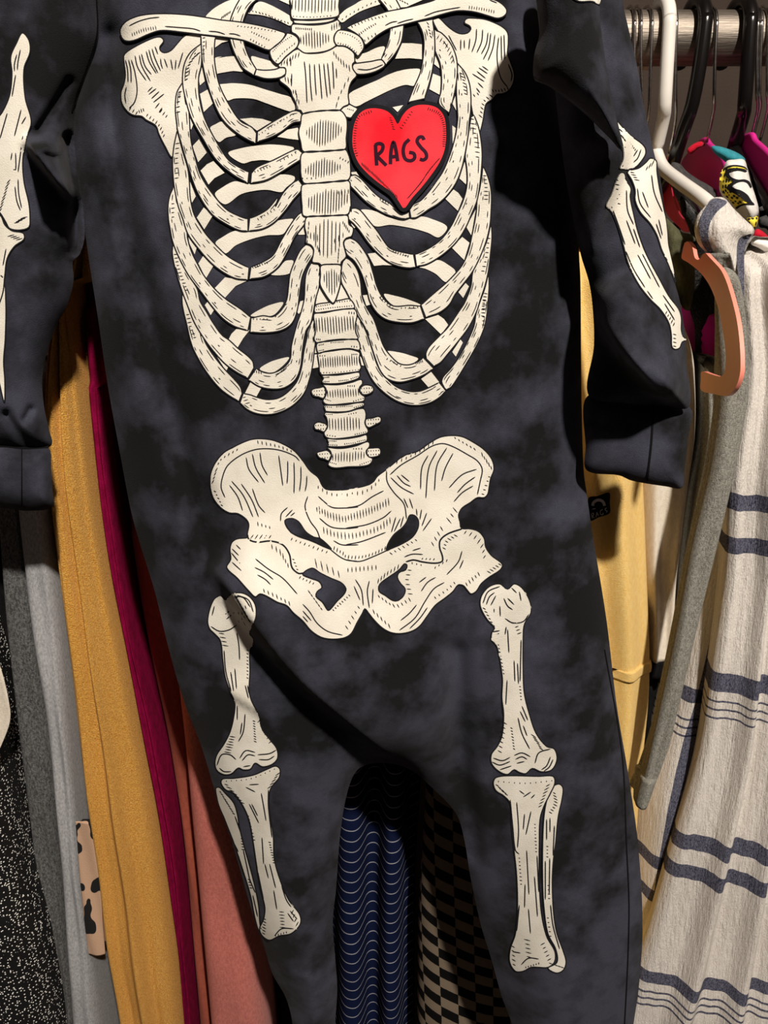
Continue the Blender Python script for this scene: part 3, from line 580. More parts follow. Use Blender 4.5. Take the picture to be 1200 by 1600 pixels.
Bp('printed_thigh_bone', "Y 75,140 80,100 110,65 150,55 180,75 205,55 235,70 265,120 270,165 245,210 240,260 240,400 245,480 265,560 290,630 330,680 360,690 370,730 350,770 310,778 275,765 250,785 225,780 205,770 180,788 145,775 118,745 118,710 140,680 158,640 165,560 158,490 160,420 145,320 135,290 118,270 120,240 130,225 100,190", 1)
Bp('printed_shin_bone', "Y 125,820 135,800 180,793 300,795 355,795 362,820 345,860 320,910 305,960 302,1050 302,1200 310,1320 330,1410 362,1470 360,1510 335,1530 300,1530 270,1530 240,1545 210,1545 188,1510 190,1460 210,1400 218,1300 215,1180 205,1080 195,980 190,900 165,870 135,850", 2)
Bp('printed_calf_bone', "Y 345,850 360,830 380,825 393,840 390,880 375,950 365,1050 355,1130 352,1220 358,1330 370,1400 395,1470 405,1510 395,1540 370,1552 340,1540 335,1532 370,1510 365,1460 335,1400 320,1300 315,1200 315,1050 320,950 330,890", 1)
LG = 3.2
crop_lines('Y', "85,130 105,85 150,65|98,135 110,105 130,88|115,138 135,100|128,150 128,165|150,140 152,180|170,188 200,205 240,200 262,172|165,110 180,140 200,155|180,110 205,135|195,70 215,90|225,85 232,120|120,240 150,235|135,250 148,245|175,220 170,250|180,230 185,320|205,350 208,430|218,360 222,440|232,270 228,430|178,425 173,520|158,500 163,560|235,525 258,580|228,545 248,585|220,570 235,630 265,690|240,600 255,640|120,740 150,752 190,738|125,725 160,735 190,722|150,770 195,755|205,715 235,705 268,720|210,730 235,720 255,730|215,745 245,738|285,745 300,705 345,690|320,775 340,760 355,730|310,770 330,755 345,720|190,885 200,990 210,1080 225,1095|215,895 222,1000 218,1070|245,940 240,1000|270,930 250,1020|253,1080 262,1250|283,1180 295,1335|247,1210 245,1300|260,1305 268,1400|293,1100 300,1240|225,1290 215,1390|330,960 330,1040|343,955 343,1010|360,985 355,1100|325,1120 325,1270|342,1110 340,1250|345,1290 355,1370 380,1460|225,850 245,865|240,875 270,855|270,880 285,865|232,1520 260,1495 300,1498|200,1470 230,1475", LG)
for s, n, L, an in (("Y 145,815 250,822 350,812", 11, 2, 0), ("Y 140,830 175,865", 5, 7, 60), ("Y 335,830 305,910", 7, 8, -60), ("Y 285,980 290,1085", 9, 3, 80), ("Y 225,1110 232,1210", 8, 3.5, 80), ("Y 145,290 165,400", 9, 3.5, 60), ("Y 228,450 232,500", 5, 3, 75), ("Y 168,590 150,700", 7, 8, 60), ("Y 195,610 205,690", 8, 4, 60),
 ("Y 280,640 310,690", 6, 8, 55), ("Y 90,150 125,215", 6, 5, 60), ("Y 215,220 225,245", 3, 7, -70), ("Y 360,860 365,900 345,935", 8, 6, 60), ("Y 333,1065 333,1105", 4, 3, 80), ("Y 338,1215 340,1265", 4, 4, 85), ("Y 255,1425 262,1490", 5, 9, 75), ("Y 200,1450 205,1520", 5, 6, 60), ("Y 315,1440 340,1500", 5, 7, -60), ("Y 250,1530 300,1515", 6, 3, 0), ("Y 345,1515 390,1530", 5, 5, 70), ("Y 335,1340 345,1410", 5, 3, 80)):
    ticks(s, n, L, LG, ang=an)
crop_lines('T', "160,310 168,400 190,480|188,400 200,480|205,385 212,470|213,235 222,290 225,350|248,455 262,510|258,455 264,490|215,540 215,600|248,575 240,650 220,690|235,610 228,660|130,790 150,745 185,745 210,765|140,800 160,815 190,815|225,760 250,728 290,735|235,770 260,745 290,750|240,795 270,790|300,745 350,740 378,725|305,765 345,765 370,750|105,210 140,230 180,225 212,205|200,85 240,90 270,130|215,80 262,100 282,150|165,160 190,140|170,180 205,150|110,165 120,125|220,150 222,195|235,150 235,185|315,905 325,960 335,1020|345,890 345,960 360,1090|318,1090 325,1200|283,1125 300,1230|350,1200 375,1300|330,1200 345,1260|367,1310 380,1390|400,1290 420,1350 440,1380|265,950 305,1030|275,950 300,1000|300,1230 325,1350|205,1000 230,1070|165,1020 190,1090 220,1150|240,1140 270,1280|265,1260 290,1320|280,1330 300,1420|250,880 290,900|265,870 305,868|370,1500 400,1470 450,1470|435,1395 465,1430|425,1405 450,1440", LG)
for s, n, L, an in (("T 170,855 270,845 370,805", 11, 2, 0), ("T 170,870 235,945", 7, 8, 70), ("T 385,825 350,880", 5, 9, -55), ("T 260,1000 285,1100", 8, 3.5, 75), ("T 350,1110 368,1195", 9, 4, 80), ("T 258,310 258,425", 9, 3.5, 60), ("T 285,605 290,690", 9, 4, 65), ("T 195,670 175,735", 7, 9, 80), ("T 300,585 355,690", 7, 8, -50),
 ("T 145,900 200,990", 10, 5, 50), ("T 235,1095 240,1140", 5, 5, 80), ("T 265,1265 272,1300", 4, 5, 80), ("T 400,1400 405,1465", 6, 8, 85), ("T 330,1430 325,1490", 6, 6, 60), ("T 445,1400 465,1450", 4, 7, -30), ("T 375,1498 420,1485", 5, 3, 0), ("T 150,240 165,290", 4, 9, 80), ("T 250,130 245,200", 4, 7, 20)):
    ticks(s, n, L, LG, ang=an)

# --- sleeve prints
Bp('printed_arm_bone', "U 93,150 130,190 180,240 235,280 260,310 262,345 235,390 200,425 150,437 110,430 130,370 130,320 115,250 100,190", 1, S_SR)
Bp('printed_forearm_bone', "U 110,458 133,458 145,500 175,550 170,600 190,700 220,820 270,950 340,1080 400,1190 460,1270 475,1320 475,1390 485,1430 505,1450 480,1465 465,1500 435,1508 418,1490 415,1420 400,1350 350,1270 290,1210 220,1120 160,1000 130,890 95,770 60,690 28,652 60,580 85,510", 1, S_SR)
Bp('printed_forearm_bone', "U 155,450 220,430 265,395 290,370 325,385 330,450 345,550 365,640 380,720 390,800 400,900 430,1040 440,1110 400,1000 360,920 330,830 290,760 230,690 200,620 200,560 180,500", 2, S_SR)
crop_lines('U', "58,655 90,740 140,885|148,740 200,880|190,790 228,900|145,925 190,1030 258,1140|215,945 292,1090|243,940 345,1140|272,1160 305,1208|365,1185 435,1285|375,1235 435,1335|148,560 155,680 190,765|213,550 230,640 293,725|243,570 278,665|297,470 315,580 362,690|340,735 362,830|325,760 355,850|235,318 215,370 190,395|215,320 190,360|105,195 125,215|115,230 145,270", 3, S_SR)
for s, n, L, an in (("U 90,500 95,540 100,640", 6, 7, 75), ("U 180,455 210,500", 4, 8, 80), ("U 270,430 305,400", 3, 10, -25), ("U 165,285 200,320", 5, 5, -20), ("U 385,1290 430,1360", 5, 6, -25), ("U 435,1420 435,1490", 4, 5, 75)):
    ticks(s, n, L, 3, S_SR, ang=an)
Bp('printed_arm_bone', "V 93,30 120,60 125,110 100,180 105,300 130,400 110,470 95,560 100,650 120,740 125,800 120,840 80,852 40,845 25,820 0,780 -40,740 -60,600 -50,500 -20,400 10,360 40,290 50,200 45,130 70,70", 1, S_SL)
Bp('printed_forearm_bone', "V -60,780 0,790 20,830 50,855 97,865 100,890 60,920 30,970 20,1040 10,1120 -20,1180 -60,1100", 1, S_SL)
Bp('printed_forearm_bone', "V -30,1040 12,1050 24,1150 22,1300 15,1400 20,1480 18,1570 0,1500 -20,1400 -40,1200", 0, S_SL)
crop_lines('V', "70,120 60,160 60,190|85,100 75,150 72,185|65,205 50,295|88,350 60,460|108,380 90,410|95,460 75,610|30,365 0,470|65,530 65,600 55,600|50,530 45,560|62,670 70,730 85,770|75,640 78,700 90,760|25,930 12,1000", 3, S_SL)
ticks("V 0,770 35,650", 9, 9, 3, S_SL, ang=-40, w=1.4); ticks("V 70,820 100,800", 4, 10, 3, S_SL, ang=-75, w=1.4); ticks("V 45,875 80,890", 4, 10, 3, S_SL, ang=-75, w=1.4)
Bp('printed_shoulder_end', "p 890,-20 936,-20 937,6 925,2 905,2 893,-6", 1, S_FR)

def build_ink(store, name, mat, lab=None):
    for S, (V_, F_, _n) in store.items():
        vs = []
        for P2, layer in V_:
            vs.append(np.c_[P2, np.full(len(P2), layer)])
        al = np.concatenate(vs)
        Y = S.y(al[:, 0], al[:, 1]) - BASE - al[:, 2] * EPS
        o = link(name, W(al[:, 0], al[:, 1], Y), F_, mat, onesie)
        tag(o, lab)
# seams of the garment
SEAM = {}
ink_stroke(catmull(A((150,-60),(151,0),(152,50),(140,95),(124,138),(112,175)), False, 4), 2.0, 0, S_SL, store=SEAM)
ink_stroke(catmull(A((945,1015),(972,1178),(979,1319),(983,1431),(976,1600),(968,1690)), False, 4), 1.6, 0, S_BODY, store=SEAM)
ink_stroke(catmull(A((1021,632),(1018,690),(1011,752)), False, 4), 2.6, 0, S_CR, store=SEAM)
ink_stroke(catmull(A((34,702),(34,750),(34,792)), False, 4), 1.6, 0, S_CL, store=SEAM)
ink_stroke(catmull(A((-60,702),(0,697),(40,700),(76,698)), False, 4), 2.6, 0, S_CL, store=SEAM)
ink_stroke(catmull(A((838,-60),(842,0),(846,40),(840,70)), False, 4), 2.0, 0, S_BODY, store=SEAM)

build_ink(INK, 'print_ink', M_INK)
build_ink(HINK, 'printed_lettering', M_HEARTINK, 'dark hand-lettered word RAGS on the heart')
build_ink(SEAM, 'seam', M_THREAD)
onesie.location = (0, 0, 0)

# ================================================================== SETTING
YR = 0.17                                    # rail axis
RAILC = W(700, 60, YR); RZ = float(RAILC[2]); RR = 0.0185
def box(name, lo, hi, mat, parent=None):
    v = [(x, y, z) for x in (lo[0], hi[0]) for y in (lo[1], hi[1]) for z in (lo[2], hi[2])]
    f = [(0,1,3,2),(4,6,7,5),(0,4,5,1),(2,3,7,6),(0,2,6,4),(1,5,7,3)]
    return link(name, v, f, mat, parent, smooth=False)
M_WALL = fabric('brown grey painted plaster', lin(60, 50, 44), lin(66, 56, 50), 12, 300, .0006, sheen=0, rough=.85)
M_FLOOR = fabric('dark carpet', lin(50, 46, 44), lin(70, 64, 60), 90, 600, .002)
tag(box('wall_back', (-1.3, .62, 0), (1.3, .72, 2.9), M_WALL), kind='structure')
tag(box('floor', (-1.3, -2.2, -.06), (1.3, .72, 0), M_FLOOR), kind='structure')
tag(box('wall_left', (-1.4, -2.2, 0), (-1.3, .72, 2.9), M_WALL), kind='structure')
tag(box('wall_right', (1.3, -2.2, 0), (1.4, .72, 2.9), M_WALL), kind='structure')
tag(box('ceiling', (-1.4, -2.2, 2.9), (1.4, .72, 2.96), M_WALL), kind='structure')

def metal(name, col, rough, streak=True):
    m, t, b = nt(name)
    tc = t.nodes.new('ShaderNodeTexCoord').outputs['Object']
    f = noise(t, scaled(t, tc, (25, 400, 400)), 1.5, 4, .6)
    c = mixc(t, ramp(t, f, .3, .7), tuple(x * .55 for x in col), col)
    t.links.new(c, b.inputs['Base Color']); b.inputs['Metallic'].default_value = 1.0
    b.inputs['Roughness'].default_value = rough
    if streak: bump(t, b, f, .0004)
    return m
M_RAIL = metal('worn chrome rail', (.36, .31, .26), .55)
M_WIRE = metal('chrome wire', (.75, .72, .70), .2, False)
def plastic(name, c, rough=.3, spec=.5):
    m, t, b = nt(name)
    tc = t.nodes.new('ShaderNodeTexCoord').outputs['Object']
    t.links.new(mixc(t, noise(t, tc, 60, 2), c, tuple(x * .9 for x in c)), b.inputs['Base Color'])
    b.inputs['Roughness'].default_value = rough; b.inputs['Specular IOR Level'].default_value = spec
    b.inputs['Coat Weight'].default_value = .1
    return m
P_WHITE = plastic('white hanger plastic', lin(238, 233, 224)); P_BLACK = plastic('black hanger plastic', lin(16, 14, 14), .22)
P_MAG = plastic('magenta hanger plastic', lin(214, 40, 140), .35); P_CORAL = plastic('peach hanger plastic', lin(250, 148, 128), .4)
P_RED = plastic('rose red hanger plastic', lin(238, 66, 92), .4)

def tube(P, r, seg=12, mat=None, name='tube', parent=None, closed=False):
    P = [Vector(map(float, p)) for p in P]; n = len(P)
    rs = r if hasattr(r, '__len__') else [r] * n
    vs = []; T = []
    for i in range(n):
        a = P[max(i - 1, 0)]; b = P[min(i + 1, n - 1)]; T.append((b - a).normalized())
    up = Vector((1, 0, 0)) if abs(T[0].x) < .9 else Vector((0, 0, 1))
    for i in range(n):
        u = (up - T[i] * up.dot(T[i])).normalized(); w = T[i].cross(u); up = u
        for k in range(seg):
            a = 2 * math.pi * k / seg; vs.append(P[i] + (u * math.cos(a) + w * math.sin(a)) * rs[i])
    fs = [(i * seg + k, i * seg + (k + 1) % seg, (i + 1) * seg + (k + 1) % seg, (i + 1) * seg + k) for i in range(n - 1) for k in range(seg)]
    fs += [tuple(range(seg))[::-1], tuple((n - 1) * seg + k for k in range(seg))]
    return link(name, vs, fs, mat, parent)
def smooth3(P, k=8):
    P = [Vector(p) for p in P]; out = []
    for i in range(len(P) - 1):
        p0, p1, p2, p3 = P[max(i-1, 0)], P[i], P[i+1], P[min(i+2, len(P)-1)]
        for j in range(k):
            s = j / k
            out.append(.5 * ((2*p1) + (p2-p0)*s + (2*p0-5*p1+4*p2-p3)*s*s + (3*p1-p0-3*p2+p3)*s**3))
    out.append(P[-1]); return out

rail = tube([(-1.3, YR, RZ), (-.6, YR, RZ), (0, YR, RZ), (.6, YR, RZ), (1.3, YR, RZ)], RR, 40, M_RAIL, 'clothes_rail')
tag(rail, 'thick round metal clothes rail running behind the romper at the top', 'rail')
UZ = RZ + .17
tag(tube([(-1.3, 0.0, UZ), (0, 0.0, UZ), (1.3, 0.0, UZ)], .012, 20, M_RAIL, 'upper_rail'), 'slim upper rail above the frame that carries the romper', 'rail')

def hook_path(x0, xn, r, zneck, wr=0.0, back=True, lean=0, R=None, y0=None):
    """hook over the rail: from behind, over the top, down in front, back under to the neck"""
    R = (R or RR) + r + .0008; y0 = YR if y0 is None else y0; z0 = RZ if y0 == YR else UZ
    P = []
    for a in range(-35, 181, 9):
        A_ = math.radians(a); P.append((x0, y0 + R * math.cos(A_), z0 + R * math.sin(A_)))
    zb = z0 - R
    P.append((x0 + (xn - x0) * .15, y0 - R * 1.0, z0 - R * .9)); P.append((x0 + (xn - x0) * .45, y0 - R * .9, z0 - R * 2.0))
    L = z0 - zneck
    P.append((x0 + (xn - x0) * .8, y0 - R * .6, z0 - L * .72)); P.append((xn, y0, zneck))
    return smooth3(P, 3)
def px_hook(name_root, pxt, pxn, pyn, r, mat, part='hook'):
    top = W(pxt, 60, YR - RR); nk = W(pxn, pyn, YR)
    return tube(hook_path(float(top[0]), float(nk[0]), r, float(nk[2])), r, 12, mat, part, name_root), Vector(map(float, nk))

# romper's own hanger (above the frame)
hg = empty('clothes_hanger', 'black hanger inside the romper, mostly hidden above the frame', 'hanger', None)
tube(hook_path(-.02, -.02, .0025, RZ + .085, R=.012, y0=0.0), .0025, 10, P_BLACK, 'hook', hg)
tube(smooth3([(-.15, .004, RZ + .02), (-.08, .004, RZ + .055), (-.02, .0, RZ + .085), (.04, .004, RZ + .055), (.11, .004, RZ + .02)]), .004, 10, P_BLACK, 'arm', hg)

# ------------------------------------------------------------------ garments on the rail
def interp_rows(rows, n):
    rows = np.array(rows, float); y = np.linspace(rows[0, 0], rows[-1, 0], n)
    def sm(c):
        v = np.interp(y, rows[:, 0], rows[:, c]); k = 5
        p = np.pad(v, k, mode='edge'); 
        # linear-extend so the ends keep their slope
        p[:k] = v[0] - (v[1] - v[0]) * np.arange(k, 0, -1); p[-k:] = v[-1] + (v[-1] - v[-2]) * np.arange(1, k + 1)
        return np.convolve(p, np.ones(2 * k + 1) / (2 * k + 1), 'valid')
    return y, sm(1), sm(2)
EDGE = {}; QUEUE = []
def garment(name, *a, left_of=None, right_of=None, **k):
    rows = k.get('rows') or a[2]; yf = k.get('yf') if 'yf' in k else a[3]
    ys, xl, xr = interp_rows(rows, 60); key = k.pop('key', name)
    l, r = W(xl, ys, yf), W(xr, ys, yf)
    EDGE[key] = (l[::-1, 2], l[::-1, 0], r[::-1, 0])
    if left_of or right_of: QUEUE.append((name, a, dict(k, left_of=left_of, right_of=right_of))); return None
    return make_garment(name, *a, **k)
def make_garment(name, label, cat, rows, yf, mat, depth=.26, nx=44, ny=110, flute=0, amp=.004, round_=.55, wob=.0, phase=0., parent=None, seed=0, group=None, top_taper=.12, back_in=.25, lean=.05, lf=.05, dv=None, second=.35, grow_c=None, lobes=None, left_of=None, right_of=None):
    ys, xl, xr = interp_rows(rows, ny)
    Lw, Rw = W(xl, ys, yf), W(xr, ys, yf)
    zz = Lw[:, 2]; X0, X1 = Lw[:, 0], Rw[:, 0]
    for key in (left_of or ()):
        z_, a_, b_ = EDGE[key]; m = (zz >= z_[0]) & (zz <= z_[-1]); X1 = np.where(m, np.minimum(X1, np.interp(zz, z_, a_) - .0012), X1)
    for key in (right_of or ()):
        z_, a_, b_ = EDGE[key]; m = (zz >= z_[0]) & (zz <= z_[-1]); X0 = np.where(m, np.maximum(X0, np.interp(zz, z_, b_) + .0012), X0)
    X0 = np.where(X1 - X0 < .006, X1 - .006, X0) if not right_of else X0
    X1 = np.maximum(X1, X0 + .006)
    w = X1 - X0; nb = 14
    r_ = np.random.RandomState(seed + 3); p1, p2, p3 = r_.uniform(0, 6, 3)
    verts = []; uvs = []
    u = np.linspace(-1, 1, nx)
    tt = np.linspace(0, 1, ny)
    for i in range(ny):
        prof = 1 - np.sqrt(np.clip(1 - np.abs(u) ** 2.6, 0, 1))
        rr = min(round_ * w[i], .05)
        x = X0[i] + w[i] * (u + 1) / 2
        grow = grow_c or .45 + .55 * tt[i]
        y = yf + rr * prof + lean * max(0, 1 - tt[i] / lf) ** 2
        edge = 1 - np.abs(u) ** 4
        if flute: y = y + amp * grow * edge * (np.cos(math.pi * flute * (u + wob * math.sin(tt[i] * 3 + p1)) + phase) + second * np.sin(math.pi * flute * 1.9 * u + p2 + 2 * tt[i]))
        if lobes is not None: y = y + lobes(u)
        y = y + .0012 * np.sin(zz[i] * 38 + u * 2 + p3) * edge
        z = np.full(nx, zz[i])
        dp = depth * (top_taper + (1 - top_taper) * min(1, tt[i] / .22) ** .5) if tt[i] < .22 else depth
        # side and back: narrower towards the back
        s = np.linspace(0, 1, nb)[1:]
        bi = back_in * w[i]
        xr_ = X1[i] - bi * s - .002 * (1 + np.sin(s * 9 + tt[i] * 5 + p1)) * s; yr_ = yf + rr + (dp - rr) * s
        xl_ = X0[i] + bi * s + .002 * (1 + np.sin(s * 8 + tt[i] * 6 + p2)) * s
        ring = np.concatenate([np.c_[x, y, z], np.c_[xr_, yr_, np.full(nb-1, zz[i])], np.c_[xl_[::-1], yr_[::-1], np.full(nb-1, zz[i])]])
        verts.append(ring)
        seg = np.r_[0, np.cumsum(np.hypot(np.diff(ring[:, 0]), np.diff(ring[:, 1])))]
        vv = np.full(len(seg), zz[i])
        if dv: vv[:nx] += dv((u + 1) / 2) * w[i]; vv[nx:] = vv[nx - 1]; vv[-1] = vv[0]
        uvs.append(np.c_[seg - seg[nx // 2], vv])
    m = len(verts[0]); verts = np.concatenate(verts); uvs = np.concatenate(uvs)
    fs = [(i*m+k, i*m+(k+1) % m, (i+1)*m+(k+1) % m, (i+1)*m+k) for i in range(ny-1) for k in range(m)]
    fs = [f[::-1] for f in fs]
    fs += [tuple(range(m)), tuple((ny-1)*m+k for k in range(m))[::-1]]
    o = link(name, verts, fs, mat, parent, uv=uvs)
    if parent is None: tag(o, label, cat, group)
    elif label: tag(o, label)
    return o

def knit(name, c1, c2, fuzz=1300, dist=.0012, ns=220, sheen=.2, rib_=0, contrast=(.35, .65), sp=.1):
    m, t, b = nt(name)
    tc = t.nodes.new('ShaderNodeTexCoord').outputs['Object']
    f = ramp(t, noise(t, scaled(t, tc, (1, 1, .5)), ns, 4, .6), *contrast)
    t.links.new(mixc(t, f, c1, c2), b.inputs['Base Color'])
    b.inputs['Roughness'].default_value = .93; b.inputs['Specular IOR Level'].default_value = sp; b.inputs['Sheen Weight'].default_value = sheen
    h = noise(t, tc, fuzz, 3, .65)
    if rib_:
        uvn = t.nodes.new('ShaderNodeUVMap'); sx = t.nodes.new('ShaderNodeSeparateXYZ'); t.links.new(uvn.outputs[0], sx.inputs[0])
        h = mth(t, 'ADD', h, mth(t, 'MULTIPLY', mth(t, 'SINE', mth(t, 'MULTIPLY', sx.outputs[0], rib_)), .35))
    bump(t, b, h, dist)
    return m
M_MUSTARD = knit('mustard terry', lin(222, 146, 36), lin(255, 196, 92), 1100, .0026, 1100)
M_MAGV = knit('magenta velvet', lin(112, 2, 46), lin(138, 6, 62), 900, .0006, 200, 0)
M_MAUVE = knit('dusty rose fleece', lin(186, 98, 88), lin(208, 120, 106), 1200, .0008, 500, .15)
M_MAUVE_SHADE = knit('dusty rose with painted shade', lin(150, 74, 56), lin(164, 84, 64), 1200, .0005, 300, .05)  # the dusty rose again, with its shade put into a darker colour
M_HGREY = knit('light heather grey jersey', lin(150, 150, 152), lin(186, 186, 188), 1400, .0007, 700, .05)
M_CHARG = knit('charcoal heather fleece', lin(60, 60, 62), lin(128, 128, 126), 1000, .0022, 700, .1)
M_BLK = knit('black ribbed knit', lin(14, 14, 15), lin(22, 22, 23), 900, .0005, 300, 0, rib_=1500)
M_BROWNBLK = knit('dark brown jersey', lin(30, 22, 20), lin(40, 30, 27), 900, .0005, 300, 0)
M_CREAM = knit('cream jersey', lin(222, 210, 192), lin(236, 226, 210), 1300, .0005, 400, .05)
M_PALEY = knit('pale yellow jersey', lin(246, 202, 116), lin(252, 216, 140), 1400, .0009, 500, .08)
M_GREY2 = knit('grey melange knit', lin(118, 116, 108), lin(164, 162, 152), 1200, .0012, 900, .05)
M_OLIVE = knit('olive ribbed jersey', lin(74, 74, 52), lin(90, 90, 66), 1200, .0006, 400, .05)
M_FLUFF = knit('black fluffy fleece', lin(16, 15, 15), lin(44, 42, 42), 420, .004, 260, .2)
M_CHJ = knit('charcoal jersey', lin(58, 56, 56), lin(76, 74, 74), 1200, .0006, 300, .05)
M_TEAL = knit('teal jersey', lin(46, 128, 140), lin(60, 144, 156), 1200, .0004, 300, .05)
M_REDJ = knit('crimson jersey', lin(176, 16, 38), lin(192, 26, 48), 1200, .0004, 300, .05)
M_PLUM = knit('plum satin', lin(110, 22, 78), lin(130, 30, 92), 300, .0002, 80, .1, sp=.4)

def glitter():
    m, t, b = nt('black glitter knit')
    tc = t.nodes.new('ShaderNodeTexCoord').outputs['Object']
    v = t.nodes.new('ShaderNodeTexVoronoi'); v.inputs['Scale'].default_value = 520; t.links.new(tc, v.inputs['Vector'])
    d = mth(t, 'LESS_THAN', v.outputs['Distance'], .34)
    sep = t.nodes.new('ShaderNodeSeparateColor'); t.links.new(v.outputs['Color'], sep.inputs[0])
    k = mth(t, 'MULTIPLY', d, mth(t, 'GREATER_THAN', sep.outputs[0], .5))
    t.links.new(mixc(t, k, lin(12, 12, 13), (1.0, .98, .93)), b.inputs['Base Color'])
    b.inputs['Roughness'].default_value = .6
    return m
M_GLIT = glitter()
def uvsep(t):
    u = t.nodes.new('ShaderNodeUVMap'); s = t.nodes.new('ShaderNodeSeparateXYZ'); t.links.new(u.outputs[0], s.inputs[0]); return u.outputs[0], s.outputs[0], s.outputs[1]
def stripes_navy():
    m, t, b = nt('navy jersey with thin white stripes')
    uv, u, v = uvsep(t)
    tc = t.nodes.new('ShaderNodeTexCoord').outputs['Object']
    n = mth(t, 'MULTIPLY', noise(t, tc, 40, 2), .0006)
    fr = mth(t, 'FRACT', mth(t, 'DIVIDE', mth(t, 'ADD', v, n), .0128))
    k = mth(t, 'LESS_THAN', fr, .085)
    t.links.new(mixc(t, k, lin(15, 24, 56), lin(160, 160, 168)), b.inputs['Base Color']); b.inputs['Roughness'].default_value = .9
    b.inputs['Specular IOR Level'].default_value = .1
    bump(t, b, noise(t, tc, 1200, 2), .0004); return m
def checker():
    m, t, b = nt('black and taupe checked jersey')
    uv, u, v = uvsep(t)
    tc = t.nodes.new('ShaderNodeTexCoord').outputs['Object']
    n = mth(t, 'MULTIPLY', noise(t, tc, 260, 3), .0010)
    a = mth(t, 'GREATER_THAN', mth(t, 'SINE', mth(t, 'MULTIPLY', mth(t, 'ADD', u, n), math.pi / .0178)), 0)
    c = mth(t, 'GREATER_THAN', mth(t, 'SINE', mth(t, 'MULTIPLY', mth(t, 'ADD', v, n), math.pi / .0128)), 0)
    k = mth(t, 'ABSOLUTE', mth(t, 'SUBTRACT', a, c))
    t.links.new(mixc(t, k, lin(12, 11, 11), lin(122, 108, 92)), b.inputs['Base Color']); b.inputs['Roughness'].default_value = .9
    b.inputs['Specular IOR Level'].default_value = .1
    bump(t, b, noise(t, tc, 1200, 2), .0004); return m
def leopard():
    m, t, b = nt('tan cloth with black spots')
    tc = t.nodes.new('ShaderNodeTexCoord').outputs['Object']
    k = mth(t, 'GREATER_THAN', noise(t, scaled(t, tc, (1, 1, .7)), 48, 1), .52)
    t.links.new(mixc(t, k, lin(196, 160, 132), lin(10, 9, 9)), b.inputs['Base Color']); b.inputs['Roughness'].default_value = .9
    bump(t, b, noise(t, tc, 1200, 2), .0004); return m
def plaid(name, zb, ub=()):
    """cream gauze with navy bands: zb (centre, half-width) in metres of height, ub across"""
    m, t, b = nt(name)
    uv, u, v = uvsep(t)
    tc = t.nodes.new('ShaderNodeTexCoord').outputs['Object']
    w = mth(t, 'MULTIPLY', mth(t, 'SUBTRACT', noise(t, scaled(t, tc, (1, 1, .25)), 28, 3), .5), .012)
    vz = mth(t, 'ADD', v, w); uz = mth(t, 'ADD', u, mth(t, 'MULTIPLY', w, .5)); tot = None
    for src, L in ((vz, zb), (uz, ub)):
        for c, h in L:
            k = mth(t, 'LESS_THAN', mth(t, 'ABSOLUTE', mth(t, 'SUBTRACT', src, c)), h)
            tot = k if tot is None else mth(t, 'ADD', tot, mth(t, 'MULTIPLY', k, 1.0))
    grain = noise(t, scaled(t, tc, (1200, 1200, 500)), 1, 3, .7)
    if tot is None: tot = mth(t, 'MULTIPLY', v, 0.0)
    cr = mixc(t, ramp(t, grain, .3, .7), lin(212, 204, 196), lin(236, 230, 222))
    nv = mixc(t, ramp(t, grain, .35, .6), lin(44, 46, 66), lin(112, 112, 128))
    nd = mixc(t, ramp(t, grain, .35, .6), lin(26, 28, 44), lin(50, 52, 70))
    c1 = mixc(t, mth(t, 'MINIMUM', tot, 1.0), cr, nv)
    c2 = mixc(t, mth(t, 'GREATER_THAN', tot, 1.5), c1, nd)
    t.links.new(c2, b.inputs['Base Color']); b.inputs['Roughness'].default_value = .95; b.inputs['Specular IOR Level'].default_value = .08
    crk = noise(t, scaled(t, tc, (420, 420, 60)), 1, 4, .6)
    bump(t, b, mth(t, 'ADD', crk, mth(t, 'MULTIPLY', grain, .35)), .0022); return m

# ---- left of the romper
garment('glitter_dress', 'black dress speckled with silver glitter at the lower left corner', 'dress', [(900,-150,-80),(1100,-120,-35),(1296,-110,2),(1394,-110,17),(1487,-110,49),(1600,-120,68),(1740,-130,88)], .026, M_GLIT, seed=1)
garment('lace_top', 'cream frayed top peeking in at the left edge above the glitter dress', 'top', [(1020,-30,-8),(1050,-30,3),(1075,-30,9),(1100,-30,14),(1125,-30,17),(1145,-30,10),(1165,-30,2),(1185,-30,-8)], .018, M_CREAM, seed=2, depth=.005, ny=60, round_=.04, lean=0)
garment('black_cardigan', 'black ribbed cardigan between the glitter dress and the charcoal fleece', 'cardigan', [(560,-60,0),(900,-50,8),(1150,-45,35),(1300,22,58),(1450,50,85),(1600,85,112),(1740,100,130)], .085, M_BLK, left_of=('charcoal_fleece',), seed=3)
garment('charcoal_fleece', 'charcoal heather fleece sleeve left of the light grey one', 'sweater', [(560,-30,12),(800,-8,32),(1000,4,50),(1150,22,75),(1300,41,84),(1450,64,97),(1600,88,118),(1740,110,138)], .068, M_CHARG, left_of=('grey_sweatshirt',), seed=4, flute=1.2, amp=.002)
garment('grey_sweatshirt', 'light heather grey sweatshirt hanging left of the mustard cloth', 'sweatshirt', [(560,6,58),(801,20,67),(981,42,86),(1150,72,103),(1375,93,123),(1600,107,150),(1740,115,166)], .058, M_HGREY, left_of=('mustard_robe',), seed=5, flute=1, amp=.002)
garment('spotted_shirt', 'tan shirt with black animal spots showing in the slit beside the mustard cloth', 'shirt', [(1285,117,150),(1319,120,152),(1375,124,156),(1450,132,160),(1492,138,164)], .0565, leopard(), seed=6, depth=.02, lean=0, round_=.06)
